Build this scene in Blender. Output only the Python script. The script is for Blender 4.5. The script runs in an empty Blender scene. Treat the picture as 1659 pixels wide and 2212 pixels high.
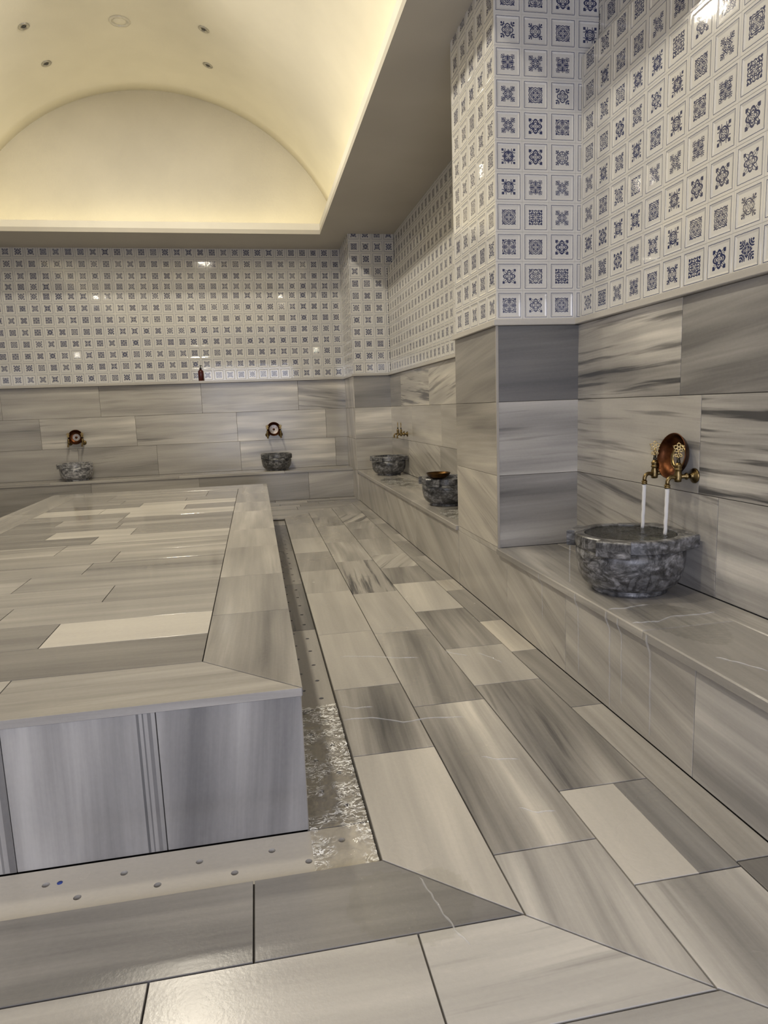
import bpy, bmesh, math, random
from mathutils import Vector, Matrix, noise
random.seed(7)
PI = math.pi
S = bpy.context.scene
COL = S.collection

# ------------------------------------------------------------------ dimensions (metres; x right, y into the hall, z up)
XW, YW, XL, YFR = 1.777, 9.60, -3.772, -1.60      # wall planes
ZC = 3.349                                        # soffit
XF, YB = 1.292, 9.16                              # bench fronts
ZB = 0.400                                        # bench tops
ZP = 0.420                                        # top of the heated platform
PX0, PX1, PY0, PY1 = -2.093, 0.0867, 1.8345, 7.455
OX0, OX1, OY0, OY1 = -2.937, 0.942, 0.45, 8.80    # opening in the soffit
VX, VZ, VR = -0.9976, 2.6588, 2.3842              # vault axis and radius
LED = 1.604                                       # underside of the dado ledge
T = 0.1487                                        # picture tile pitch
Z0T = 1.636                                       # first tile course

# ------------------------------------------------------------------ tagging
def tag(o, label=None, cat=None, group=None, kind=None):
    if label: o['label'] = label
    if cat: o['category'] = cat
    if group: o['group'] = group
    if kind: o['kind'] = kind
    return o

def empty(name, loc=(0, 0, 0), rz=0.0):
    o = bpy.data.objects.new(name, None)
    o.empty_display_size = 0.1
    COL.objects.link(o); o.location = loc; o.rotation_euler = (0, 0, rz)
    return o

def build(name, bm, mats, parent=None, smooth=False):
    me = bpy.data.meshes.new(name)
    bm.to_mesh(me); bm.free()
    for m in (mats if isinstance(mats, (list, tuple)) else [mats]): me.materials.append(m)
    if smooth:
        for p in me.polygons: p.use_smooth = True
    o = bpy.data.objects.new(name, me)
    COL.objects.link(o)
    if parent: o.parent = parent
    return o

def copy_tree(o, parent=None):
    c = o.copy(); COL.objects.link(c); c.parent = parent
    for ch in list(o.children): copy_tree(ch, c)
    return c

# ------------------------------------------------------------------ shader helper
class N:
    """a node socket with operators, so that node maths reads as maths"""
    def __init__(s, nt, sock): s.nt, s.s = nt, sock
    def op(s, o, b=None, c=None):
        n = s.nt.nodes.new('ShaderNodeMath'); n.operation = o
        s.nt.links.new(s.s, n.inputs[0])
        for i, v in ((1, b), (2, c)):
            if v is None: continue
            if isinstance(v, N): s.nt.links.new(v.s, n.inputs[i])
            else: n.inputs[i].default_value = v
        return N(s.nt, n.outputs[0])
    def __add__(s, b): return s.op('ADD', b)
    def __sub__(s, b): return s.op('SUBTRACT', b)
    def __mul__(s, b): return s.op('MULTIPLY', b)
    def __truediv__(s, b): return s.op('DIVIDE', b)
    def abs(s): return s.op('ABSOLUTE')
    def lt(s, b): return s.op('LESS_THAN', b)
    def gt(s, b): return s.op('GREATER_THAN', b)
    def max(s, b): return s.op('MAXIMUM', b)
    def min(s, b): return s.op('MINIMUM', b)
    def sin(s): return s.op('SINE')
    def cos(s): return s.op('COSINE')
    def rsub(s, a): return (s * -1.0) + a

def newmat(name):
    m = bpy.data.materials.new(name); m.use_nodes = True
    nt = m.node_tree
    return m, nt, nt.nodes['Principled BSDF']

def simple(name, col, rough=0.5, metal=0.0, spec=0.5, bump=0.0, bscale=40, var=0.0):
    m, nt, b = newmat(name)
    b.inputs['Base Color'].default_value = (*col, 1)
    b.inputs['Roughness'].default_value = rough
    b.inputs['Metallic'].default_value = metal
    b.inputs['Specular IOR Level'].default_value = spec
    tc = nt.nodes.new('ShaderNodeTexCoord')
    nz = nt.nodes.new('ShaderNodeTexNoise'); nz.inputs['Scale'].default_value = bscale; nz.inputs['Detail'].default_value = 4
    nt.links.new(tc.outputs['Object'], nz.inputs['Vector'])
    if bump:
        bp = nt.nodes.new('ShaderNodeBump'); bp.inputs['Strength'].default_value = bump; bp.inputs['Distance'].default_value = 0.01
        nt.links.new(nz.outputs['Fac'], bp.inputs['Height']); nt.links.new(bp.outputs['Normal'], b.inputs['Normal'])
    if var:
        r = nt.nodes.new('ShaderNodeValToRGB')
        r.color_ramp.elements[0].position = 0.3; r.color_ramp.elements[1].position = 0.7
        r.color_ramp.elements[0].color = (*[c * (1 - var) for c in col], 1)
        r.color_ramp.elements[1].color = (*[min(1, c * (1 + var)) for c in col], 1)
        nt.links.new(nz.outputs['Fac'], r.inputs['Fac']); nt.links.new(r.outputs['Color'], b.inputs['Base Color'])
    return m

def vec(nt, x, y, z=0.0):
    c = nt.nodes.new('ShaderNodeCombineXYZ')
    for i, v in enumerate((x, y, z)):
        if isinstance(v, N): nt.links.new(v.s, c.inputs[i])
        else: c.inputs[i].default_value = v
    return c.outputs[0]

def noisefac(nt, v, scale=1.0, detail=3.0, rough=0.5, dist=0.0):
    n = nt.nodes.new('ShaderNodeTexNoise')
    n.inputs['Scale'].default_value = scale; n.inputs['Detail'].default_value = detail
    n.inputs['Roughness'].default_value = rough; n.inputs['Distortion'].default_value = dist
    nt.links.new(v, n.inputs['Vector'])
    return N(nt, n.outputs['Fac'])

def marble(name, rough, wet=0.0, bump=0.0, lift=0.0):
    """banded grey-white marble; every slab carries its own tone, vein contrast and streak amount in 'tone' and vein axes in 'vein'"""
    m, nt, b = newmat(name)
    L = nt.links.new
    at = nt.nodes.new('ShaderNodeAttribute'); at.attribute_name = 'tone'
    sp = nt.nodes.new('ShaderNodeSeparateColor'); L(at.outputs['Color'], sp.inputs[0])
    tone, con, streak = (N(nt, sp.outputs[i]) for i in range(3))
    warm = N(nt, at.outputs['Alpha'])
    uv = nt.nodes.new('ShaderNodeUVMap'); uv.uv_map = 'vein'
    sx = nt.nodes.new('ShaderNodeSeparateXYZ'); L(uv.outputs[0], sx.inputs[0])
    u, v = N(nt, sx.outputs[0]), N(nt, sx.outputs[1])
    w = noisefac(nt, vec(nt, u * 1.3, v * 2.6), 1.0, 2.0) - 0.5
    vw = v + w * 0.035
    broad = noisefac(nt, vec(nt, u * 0.7, vw * 6.5), 1.0, 2.2, 0.5) - 0.5
    fine = noisefac(nt, vec(nt, u * 1.6, vw * 48.0, 3.0), 1.0, 3.0, 0.6) - 0.5
    grain = noisefac(nt, vec(nt, u * 60.0, v * 90.0, 7.0), 1.0, 3.0, 0.6) - 0.5
    st = noisefac(nt, vec(nt, u * 1.15, vw * 26.0, 11.0), 1.0, 3.5, 0.55)
    patch = noisefac(nt, vec(nt, u * 1.1, v * 4.0, 17.0), 1.0, 1.0)
    # narrow dark streaks
    mr = nt.nodes.new('ShaderNodeMapRange'); mr.interpolation_type = 'SMOOTHSTEP'
    mr.inputs['From Min'].default_value = 0.55; mr.inputs['From Max'].default_value = 0.74
    L((st + (patch - 0.5) * 0.25 + (streak - 0.4) * 0.13).s, mr.inputs['Value'])
    dark = N(nt, mr.outputs[0]) * streak
    val = (tone + lift) + con * (broad * 1.75 + fine * 0.40) + grain * 0.07 - dark * 0.62
    r = nt.nodes.new('ShaderNodeValToRGB')
    e = r.color_ramp.elements
    e[0].position = 0.0; e[0].color = (0.070, 0.070, 0.073, 1)
    e[1].position = 1.0; e[1].color = (0.74, 0.71, 0.66, 1)
    for p, c in ((0.25, (0.165, 0.160, 0.157)), (0.5, (0.300, 0.290, 0.278)), (0.72, (0.455, 0.440, 0.418))):
        q = e.new(p); q.color = (*c, 1)
    L(val.s, r.inputs['Fac'])
    mix = nt.nodes.new('ShaderNodeMix'); mix.data_type = 'RGBA'; mix.blend_type = 'MULTIPLY'
    L((warm * 1.0).s, mix.inputs['Factor']); L(r.outputs['Color'], mix.inputs['A']); mix.inputs['B'].default_value = (1.0, 0.93, 0.80, 1)
    L(mix.outputs['Result'], b.inputs['Base Color'])
    # water left on the stone makes it glossier in patches
    geo = nt.nodes.new('ShaderNodeNewGeometry')
    wp = noisefac(nt, geo.outputs['Position'], 2.3, 3.0, 0.55)
    mw = nt.nodes.new('ShaderNodeMapRange')
    mw.inputs['From Min'].default_value = 0.30; mw.inputs['From Max'].default_value = 0.72
    mw.inputs['To Min'].default_value = rough; mw.inputs['To Max'].default_value = rough * (1 - wet)
    L(wp.s, mw.inputs['Value']); L(mw.outputs[0], b.inputs['Roughness'])
    b.inputs['Specular IOR Level'].default_value = 0.5
    if bump:
        hb = noisefac(nt, geo.outputs['Position'], 90.0, 3.0, 0.6)
        bp = nt.nodes.new('ShaderNodeBump'); bp.inputs['Strength'].default_value = bump; bp.inputs['Distance'].default_value = 0.004
        L(hb.s, bp.inputs['Height']); L(bp.outputs['Normal'], b.inputs['Normal'])
    return m

def tile_material():
    """white glazed tiles, each printed with an eightfold blue motif chosen by the tile's own numbers"""
    m, nt, b = newmat('glazed_picture_tile')
    L = nt.links.new
    uv = nt.nodes.new('ShaderNodeUVMap'); uv.uv_map = 'tile'
    sx = nt.nodes.new('ShaderNodeSeparateXYZ'); L(uv.outputs[0], sx.inputs[0])
    u, v = N(nt, sx.outputs[0]), N(nt, sx.outputs[1])
    def attr(n):
        a = nt.nodes.new('ShaderNodeAttribute'); a.attribute_name = n
        s = nt.nodes.new('ShaderNodeSeparateColor'); L(a.outputs['Color'], s.inputs[0])
        return [N(nt, s.outputs[i]) for i in range(3)] + [N(nt, a.outputs['Alpha'])]
    R, A, P, W = attr('motif_a')
    C, F, FR, FG = attr('motif_b')
    x, y = u * 3.85, v * 3.85
    ax, ay = x.abs(), y.abs()
    a, bb = ax.max(ay), ax.min(ay)
    r2 = x * x + y * y + 1e-5
    r = r2.op('SQRT')
    c2 = (x * x - y * y) / r2
    c4 = c2 * c2 * 2.0 - 1.0
    c8 = c4 * c4 * 2.0 - 1.0
    rr = R * (A * c4 + 1.0)
    k = (r - rr).abs().lt(W)
    k = k.max((r - rr * 0.66).abs().lt(W * 0.55))
    k = k.max(r.lt(P * (c8 * 0.42 + 0.58)) * r.gt(P * 0.22))
    k = k.max((r - P * (c4 * -0.30 + 1.05)).abs().lt(0.035))
    d = ((ax - 0.84) * (ax - 0.84) + (ay - 0.84) * (ay - 0.84)).op('SQRT')
    k = k.max(d.lt(C) * (d * F).sin().gt(-0.1))
    dt, ds = (ax + ay) * 0.5, (ax - ay).abs()
    lf = ((dt - 0.18) / 0.66).max(0.0).min(1.0)
    leaf = lf * (lf.rsub(1.0)) * A.max(0.0) * 5.6
    k = k.max((ds - leaf).abs().lt(0.040) * leaf.gt(0.01))
    k = k.max(ds.lt(leaf * 0.16))
    af = ((a - 0.2) / 0.7).max(0.0).min(1.0)
    lef2 = af * (af.rsub(1.0)) * (A * -1.0).max(0.0) * 4.8
    k = k.max((bb - lef2).abs().lt(0.040) * lef2.gt(0.01))
    k = k.max(bb.lt(lef2 * 0.22))
    fr = (a - ((bb * 13.0).cos() * 0.055 + 0.89)).abs().lt(FR)
    k = k.max(fr)
    g = ((ax + ay) * 15.0).sin() * ((ax - ay) * 15.0).cos()
    k = k.max(g.gt(FG.rsub(1.0)) * a.lt(0.86) * r.gt(P * 1.25))
    k = k * a.lt(0.97)
    # thin square outline
    au, av = u.abs(), v.abs()
    wob = (noisefac(nt, uv.outputs[0], 9.0, 1.0) - 0.5) * 0.012
    ln = (au.max(av) + wob - 0.414).abs().lt(0.0095)
    m1 = nt.nodes.new('ShaderNodeMix'); m1.data_type = 'RGBA'
    m1.inputs['A'].default_value = (0.60, 0.59, 0.57, 1); m1.inputs['B'].default_value = (0.095, 0.105, 0.175, 1)
    L(ln.s, m1.inputs['Factor'])
    m2 = nt.nodes.new('ShaderNodeMix'); m2.data_type = 'RGBA'
    L(k.s, m2.inputs['Factor']); L(m1.outputs['Result'], m2.inputs['A']); m2.inputs['B'].default_value = (0.026, 0.034, 0.098, 1)
    L(m2.outputs['Result'], b.inputs['Base Color'])
    b.inputs['Roughness'].default_value = 0.06
    b.inputs['Specular IOR Level'].default_value = 0.75
    # the printed glaze is slightly raised
    bp = nt.nodes.new('ShaderNodeBump'); bp.inputs['Strength'].default_value = 0.35; bp.inputs['Distance'].default_value = 0.0012
    geo = nt.nodes.new('ShaderNodeNewGeometry')
    wv = noisefac(nt, geo.outputs['Position'], 34.0, 2.0)
    L((k * 0.7 + wv * 0.6).s, bp.inputs['Height']); L(bp.outputs['Normal'], b.inputs['Normal'])
    return m

def basin_stone(name, lift):
    m, nt, b = newmat(name)
    L = nt.links.new
    tc = nt.nodes.new('ShaderNodeTexCoord')
    oi = nt.nodes.new('ShaderNodeObjectInfo')
    ad = nt.nodes.new('ShaderNodeVectorMath'); ad.operation = 'ADD'
    sc = nt.nodes.new('ShaderNodeVectorMath'); sc.operation = 'SCALE'; sc.inputs['Scale'].default_value = 1.0
    L(oi.outputs['Location'], sc.inputs[0]); L(tc.outputs['Object'], ad.inputs[0]); L(sc.outputs[0], ad.inputs[1])
    mp = nt.nodes.new('ShaderNodeMapping'); mp.inputs['Rotation'].default_value = (0.5, 0.6, 0.3); mp.inputs['Scale'].default_value = (15, 15, 30)
    L(ad.outputs[0], mp.inputs[0])
    n1 = noisefac(nt, mp.outputs[0], 1.0, 6.0, 0.6, 0.9)
    n2 = noisefac(nt, ad.outputs[0], 11.0, 5.0, 0.6, 1.2)
    n3 = noisefac(nt, ad.outputs[0], 150.0, 3.0, 0.6)
    ridge = ((n2 - 0.5).abs() * -14.0 + 1.0).max(0.0)
    val = (n1 - 0.5) * 1.55 + (0.36 + lift) + ridge * -0.26 + (n3 - 0.5) * 0.14
    r = nt.nodes.new('ShaderNodeValToRGB'); e = r.color_ramp.elements
    e[0].position = 0.0; e[0].color = (0.014, 0.014, 0.016, 1)
    e[1].position = 1.0; e[1].color = (0.50, 0.49, 0.49, 1)
    for p, c in ((0.30, 0.050), (0.52, 0.120), (0.72, 0.235)):
        q = e.new(p); q.color = (c, c, c * 1.04, 1)
    L(val.s, r.inputs['Fac']); L(r.outputs['Color'], b.inputs['Base Color'])
    b.inputs['Roughness'].default_value = 0.30
    bp = nt.nodes.new('ShaderNodeBump'); bp.inputs['Strength'].default_value = 0.15; bp.inputs['Distance'].default_value = 0.003
    L(n3.s, bp.inputs['Height']); L(bp.outputs['Normal'], b.inputs['Normal'])
    return m

def water(name, tint=(1, 1, 1), scale=60.0, strength=0.4, white=0.0, rough=0.03, glint=0.0, ior=1.33):
    """a thin sheet of water: clear straight through, glossy at its surface"""
    m, nt, b = newmat(name)
    L = nt.links.new
    nt.nodes.remove(b)
    out = nt.nodes['Material Output']
    tr = nt.nodes.new('ShaderNodeBsdfTransparent'); tr.inputs['Color'].default_value = (*tint, 1)
    gl = nt.nodes.new('ShaderNodeBsdfGlossy'); gl.inputs['Roughness'].default_value = rough
    fr = nt.nodes.new('ShaderNodeFresnel'); fr.inputs['IOR'].default_value = ior
    geo = nt.nodes.new('ShaderNodeNewGeometry')
    nz = noisefac(nt, geo.outputs['Position'], scale, 4.0, 0.6, 0.8)
    bp = nt.nodes.new('ShaderNodeBump'); bp.inputs['Strength'].default_value = strength; bp.inputs['Distance'].default_value = 0.01
    L(nz.s, bp.inputs['Height'])
    for n in (gl, fr): L(bp.outputs['Normal'], n.inputs['Normal'])
    mx = nt.nodes.new('ShaderNodeMixShader')
    bf = N(nt, geo.outputs['Backfacing']).rsub(1.0) * N(nt, fr.outputs[0])
    L(bf.s, mx.inputs[0]); L(tr.outputs[0], mx.inputs[1]); L(gl.outputs[0], mx.inputs[2])
    last = mx
    if white:
        df = nt.nodes.new('ShaderNodeBsdfDiffuse'); df.inputs['Color'].default_value = (0.86, 0.86, 0.86, 1)
        m2 = nt.nodes.new('ShaderNodeMixShader'); m2.inputs[0].default_value = white
        L(mx.outputs[0], m2.inputs[1]); L(df.outputs[0], m2.inputs[2]); last = m2
    if glint:      # glints on the ripples, painted in as white diffuse threads
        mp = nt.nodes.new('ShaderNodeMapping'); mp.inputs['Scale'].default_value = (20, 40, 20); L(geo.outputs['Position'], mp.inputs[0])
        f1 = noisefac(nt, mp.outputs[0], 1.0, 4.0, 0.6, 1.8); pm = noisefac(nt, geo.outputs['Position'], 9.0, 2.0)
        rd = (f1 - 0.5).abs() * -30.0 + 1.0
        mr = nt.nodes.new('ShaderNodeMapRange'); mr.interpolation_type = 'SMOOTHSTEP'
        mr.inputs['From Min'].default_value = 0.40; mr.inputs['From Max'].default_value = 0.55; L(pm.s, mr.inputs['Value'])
        ff = (rd.max(0.0) * N(nt, mr.outputs[0]) * glint).min(1.0)
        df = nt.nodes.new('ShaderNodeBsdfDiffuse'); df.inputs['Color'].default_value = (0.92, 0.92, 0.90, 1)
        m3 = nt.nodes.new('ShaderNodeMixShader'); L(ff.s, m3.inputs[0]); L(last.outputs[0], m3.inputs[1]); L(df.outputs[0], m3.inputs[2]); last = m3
    L(last.outputs[0], out.inputs['Surface'])
    return m

def plaster(name, col, bump, bscale):
    m, nt, b = newmat(name)
    L = nt.links.new
    geo = nt.nodes.new('ShaderNodeNewGeometry')
    n1 = noisefac(nt, geo.outputs['Position'], bscale, 6.0, 0.6)
    n2 = noisefac(nt, geo.outputs['Position'], 1.7, 3.0, 0.5)
    r = nt.nodes.new('ShaderNodeValToRGB'); e = r.color_ramp.elements
    e[0].position = 0.35; e[0].color = (*[c * 0.93 for c in col], 1); e[1].position = 0.65; e[1].color = (*col, 1)
    L(n2.s, r.inputs['Fac']); L(r.outputs['Color'], b.inputs['Base Color'])
    b.inputs['Roughness'].default_value = 0.75
    bp = nt.nodes.new('ShaderNodeBump'); bp.inputs['Strength'].default_value = bump; bp.inputs['Distance'].default_value = 0.01
    L(n1.s, bp.inputs['Height']); L(bp.outputs['Normal'], b.inputs['Normal'])
    return m

M = {
    'floor': marble('marble_floor', 0.30, 0.45, 0.10, -.045),
    'top': marble('marble_platform', 0.15, 0.62, 0.03, -.035),
    'wall': marble('marble_wall', 0.24, 0.25, 0.03, 0.09),
    'seat': marble('marble_seat', 0.24, 0.45, 0.05, 0.06),
    'tile': tile_material(),
    'grout': simple('dark_grout', (0.050, 0.043, 0.036), 0.8, bump=0.2, bscale=300),
    'pale_grout': simple('pale_grout', (0.30, 0.28, 0.26), 0.8, bump=0.2, bscale=300),
    'wall_core': simple('wall_mortar', (0.35, 0.33, 0.30), 0.9, bump=0.2, bscale=60),
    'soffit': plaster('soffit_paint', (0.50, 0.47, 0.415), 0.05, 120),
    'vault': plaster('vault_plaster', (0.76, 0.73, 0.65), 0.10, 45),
    'lunette': plaster('lunette_plaster', (0.58, 0.55, 0.48), 0.45, 38),
    'stone': basin_stone('dark_veined_stone', .19), 'stone_light': basin_stone('light_spotted_stone', .44), 'stone_dull': basin_stone('dull_dark_stone', .16),
    'brass': simple('aged_brass', (0.200, 0.145, 0.066), 0.34, 1.0, var=0.35, bscale=60, bump=0.1),
    'brass_key': simple('polished_brass', (0.400, 0.305, 0.150), 0.30, 1.0, var=0.2, bscale=90),
    'brass_dark': simple('blackened_brass', (0.035, 0.030, 0.022), 0.4, 0.8),
    'copper': simple('copper', (0.095, 0.036, 0.016), 0.36, 1.0, var=0.35, bscale=35, bump=0.1),
    'copper_dark': simple('darkened_copper', (0.055, 0.028, 0.009), 0.36, 1.0, var=0.3, bscale=35),
    'tin': simple('worn_tinning', (0.30, 0.27, 0.275), 0.40, 0.7, var=0.35, bscale=70),
    'bottle': simple('amber_plastic', (0.055, 0.006, 0.006), 0.22, 0.0),
    'pump': simple('black_plastic', (0.008, 0.008, 0.009), 0.35, 0.0),
    'metal': simple('brushed_nickel', (0.42, 0.41, 0.39), 0.35, 0.9),
    'lens': simple('dark_lens', (0.010, 0.011, 0.020), 0.15, 0.0),
    'glass_rim': simple('satin_white_rim', (0.62, 0.60, 0.55), 0.15, 0.2),
    'blue': simple('blue_wax', (0.02, 0.05, 0.28), 0.4),
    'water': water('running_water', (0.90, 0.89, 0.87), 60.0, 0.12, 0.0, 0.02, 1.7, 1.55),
    'pool': water('pool_water', (0.42, 0.44, 0.40), 45.0, 0.35),
    'film': water('water_film', (0.96, 0.96, 0.95), 55.0, 0.30),
    'rippled': water('rippled_film', (0.92, 0.92, 0.90), 55.0, 0.30, 0.0, 0.03, 0.7),
    'stream': water('white_stream', (0.97, 0.97, 0.98), 30.0, 0.2, 0.62, 0.08),
    'rivulet': water('rivulet', (0.97, 0.97, 0.97), 60.0, 0.2, 0.22, 0.04),
    'trickle': water('trickle', (0.97, 0.97, 0.97), 90.0, 0.3, 0.09, 0.05),
}

# ------------------------------------------------------------------ geometry helpers
def box(bm, x0, x1, y0, y1, z0, z1, mi=0):
    v = [bm.verts.new((x, y, z)) for x in (x0, x1) for y in (y0, y1) for z in (z0, z1)]
    for q in ((0, 1, 3, 2), (4, 6, 7, 5), (0, 4, 5, 1), (2, 3, 7, 6), (0, 2, 6, 4), (1, 5, 7, 3)):
        f = bm.faces.new([v[i] for i in q]); f.material_index = mi

def rawbox(*a):
    bm = bmesh.new(); box(bm, *a); bmesh.ops.recalc_face_normals(bm, faces=bm.faces); return bm

def lathe(bm, prof, n=32, mat=Matrix.Identity(4), mi=0, cap=True):
    rings = []
    for r, z in prof:
        rings.append([bm.verts.new(mat @ Vector((r * math.cos(2 * PI * i / n), r * math.sin(2 * PI * i / n), z))) for i in range(n)])
    for a, b in zip(rings, rings[1:]):
        for i in range(n):
            f = bm.faces.new((a[i], a[(i + 1) % n], b[(i + 1) % n], b[i])); f.material_index = mi; f.smooth = True
    if cap:
        for rg in (rings[0], rings[-1]):
            f = bm.faces.new(rg); f.material_index = mi
    return rings

def tube(bm, pts, rad, n=12, mi=0):
    pts = [Vector(p) for p in pts]
    rads = rad if isinstance(rad, (list, tuple)) else [rad] * len(pts)
    rings = []; up = Vector((0.31, 0.17, 0.93)); prev = None
    for i, p in enumerate(pts):
        d = (pts[min(i + 1, len(pts) - 1)] - pts[max(i - 1, 0)]).normalized()
        x = (up if prev is None else prev)
        x = (x - d * x.dot(d)).normalized(); prev = x
        y = d.cross(x)
        rings.append([bm.verts.new(p + (x * math.cos(2 * PI * k / n) + y * math.sin(2 * PI * k / n)) * rads[i]) for k in range(n)])
    for a, b in zip(rings, rings[1:]):
        for k in range(n):
            f = bm.faces.new((a[k], a[(k + 1) % n], b[(k + 1) % n], b[k])); f.smooth = True; f.material_index = mi
    bm.faces.new(rings[0]).material_index = mi; bm.faces.new(rings[-1]).material_index = mi

def fix(bm):
    bmesh.ops.recalc_face_normals(bm, faces=bm.faces); return bm

def inset_poly(poly, g):
    """shrink a convex polygon (ccw or cw) by g"""
    n = len(poly)
    ar = sum(poly[i][0] * poly[(i + 1) % n][1] - poly[(i + 1) % n][0] * poly[i][1] for i in range(n))
    P = [Vector(p) for p in (poly if ar > 0 else poly[::-1])]
    lines = []
    for i in range(n):
        a, b = P[i], P[(i + 1) % n]; d = (b - a).normalized()
        nrm = Vector((-d.y, d.x)); lines.append((a + nrm * g, d))
    out = []
    for i in range(n):
        (p, d), (q, e) = lines[i - 1], lines[i]
        den = d.x * e.y - d.y * e.x
        t = ((q - p).x * e.y - (q - p).y * e.x) / den
        out.append(p + d * t)
    return out

FR = {  # frames: plane coordinates (a,b) and outward height h -> world
    'floor': lambda a, b, h: (a, b, h),
    'back': lambda a, b, h: (a, -h, b),
    'right': lambda a, b, h: (-h, a, b),
    'left': lambda a, b, h: (h, a, b),
    'front': lambda a, b, h: (a, h, b),
}

class Slabs:
    """cut stone slabs gathered into one mesh; each has its own tone and vein axes"""
    def __init__(s):
        s.bm = bmesh.new(); s.uv = s.bm.loops.layers.uv.new('vein'); s.tone = s.bm.loops.layers.float_color.new('tone')
    def add(s, poly, frame, off, tone=0.55, con=0.5, streak=0.2, ang=0.0, along=0, thick=0.022, gap=0.0016, ch=0.0012, warm=0.25, mi=0, edge_ch=None):
        f3 = FR[frame]
        P0 = inset_poly(poly, gap); P1 = inset_poly(poly, gap + ch)
        ou, ov = random.uniform(-40, 40), random.uniform(-40, 40)
        ca, sa = math.cos(ang), math.sin(ang)
        def W(p, h): 
            x, y, z = f3(p[0], p[1], h); o = off
            return (x + o[0], y + o[1], z + o[2])
        top = [s.bm.verts.new(W(p, 0)) for p in P1]
        mid = [s.bm.verts.new(W(p, -ch)) for p in P0]
        bot = [s.bm.verts.new(W(p, -thick)) for p in P0]
        loc = {}
        for L_, P in ((top, P1), (mid, P0), (bot, P0)):
            for v, p in zip(L_, P): loc[v] = p
        faces = [s.bm.faces.new(top)]
        n = len(top)
        for i in range(n):
            j = (i + 1) % n
            faces.append(s.bm.faces.new((top[i], mid[i], mid[j], top[j])))
            faces.append(s.bm.faces.new((mid[i], bot[i], bot[j], mid[j])))
        faces.append(s.bm.faces.new(bot[::-1]))
        for k, f in enumerate(faces):
            f.material_index = mi
            for l in f.loops:
                a, b = loc[l.vert][0], loc[l.vert][1]
                if along: a, b = b, a
                if k % 2 == 0 and k > 0 and l.vert in bot: b += thick
                l[s.uv].uv = (a * ca + b * sa + ou, -a * sa + b * ca + ov)
                l[s.tone] = (tone, con, streak, warm)
    def rect(s, a0, a1, b0, b1, frame, off, **k):
        s.add([(a0, b0), (a1, b0), (a1, b1), (a0, b1)], frame, off, **k)
    def done(s, name, mats, parent=None):
        fix(s.bm); return build(name, s.bm, mats, parent)

# motif table: ring radius, lobes, petals, line | corner size, corner rings, scallop frame, filigree
MOTIF = [
    ((.62, .20, .36, .070), (.44, 24, .000, .25)), ((.74, .10, .22, .055), (.38, 30, .000, .75)),
    ((.56, -.25, .30, .065), (.50, 20, .050, .25)), ((.64, .28, .20, .085), (.34, 16, .000, .30)),
    ((.50, .12, .46, .050), (.48, 34, .000, .60)), ((.74, -.14, .30, .060), (.34, 22, .055, .55)),
    ((.60, .05, .40, .080), (.54, 14, .000, .20)), ((.68, -.20, .18, .050), (.40, 40, .000, .85)),
    ((.44, .30, .28, .070), (.62, 26, .000, .45)), ((.72, .18, .46, .045), (.30, 30, .055, .40)),
    ((.58, -.10, .34, .095), (.44, 18, .000, .50)), ((.66, .04, .26, .060), (.46, 28, .000, .70)),
    ((.54, .20, .22, .055), (.40, 36, .060, .75)), ((.68, .24, .32, .105), (.34, 12, .000, .35)),
]

class Tiles:
    """glazed tiles with a sunk bevelled panel, gathered into one mesh"""
    def __init__(s):
        s.bm = bmesh.new(); s.uv = s.bm.loops.layers.uv.new('tile')
        s.ma = s.bm.loops.layers.float_color.new('motif_a'); s.mb = s.bm.loops.layers.float_color.new('motif_b')
    def tile(s, ca, cb, clip, frame, off):
        h = T / 2; i1, i2, dz = 0.405 * T, 0.350 * T, 0.0030
        g = 0.0006
        def sq(r, z): return [(ca - r, cb - r, z), (ca + r, cb - r, z), (ca + r, cb + r, z), (ca - r, cb + r, z)]
        r0, r1, r2, r3 = sq(h, -0.0022), sq(h - g * 2.5, 0.0), sq(i1, 0.0), sq(i2, -dz)
        polys = [r3]
        for A, B in ((r0, r1), (r1, r2), (r2, r3)):
            for i in range(4):
                j = (i + 1) % 4; polys.append([A[i], A[j], B[j], B[i]])
        ma, mb = random.choice(MOTIF)
        for p in polys:
            p = s.clip(p, clip)
            if len(p) < 3: continue
            vs = []
            for a, b, z in p:
                x, y, w = FR[frame](a, b, z); vs.append(s.bm.verts.new((x + off[0], y + off[1], w + off[2])))
            f = s.bm.faces.new(vs)
            for l, q in zip(f.loops, p):
                l[s.uv].uv = ((q[0] - ca) / T, (q[1] - cb) / T); l[s.ma] = ma; l[s.mb] = mb
    @staticmethod
    def clip(p, c):
        for ax, lim, sg in ((0, c[0], 1), (0, c[1], -1), (1, c[2], 1), (1, c[3], -1)):
            out = []
            for i in range(len(p)):
                A, B = p[i - 1], p[i]
                da, db = (A[ax] - lim) * sg, (B[ax] - lim) * sg
                if (da >= 0) != (db >= 0):
                    t = da / (da - db); out.append(tuple(A[k] + (B[k] - A[k]) * t for k in range(3)))
                if db >= 0: out.append(B)
            p = out
            if not p: return []
        return p
    def field(s, a0, a1, b0, b1, frame, off, pa, pb):
        """cover a rectangle; the grid passes through (pa, pb)"""
        i0 = math.floor((a0 - pa) / T + 1e-4); j0 = math.floor((b0 - pb) / T + 1e-4)
        i = i0
        while pa + i * T < a1 - 1e-4:
            j = j0
            while pb + j * T < b1 - 1e-4:
                s.tile(pa + (i + .5) * T, pb + (j + .5) * T, (a0, a1, b0, b1), frame, off); j += 1
            i += 1
    def done(s, name, mat, parent, inward):
        s.bm.normal_update()
        bad = [f for f in s.bm.faces if f.normal.dot(Vector(inward)) < 0]
        bmesh.ops.reverse_faces(s.bm, faces=bad)
        return build(name, s.bm, mat, parent)

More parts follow.
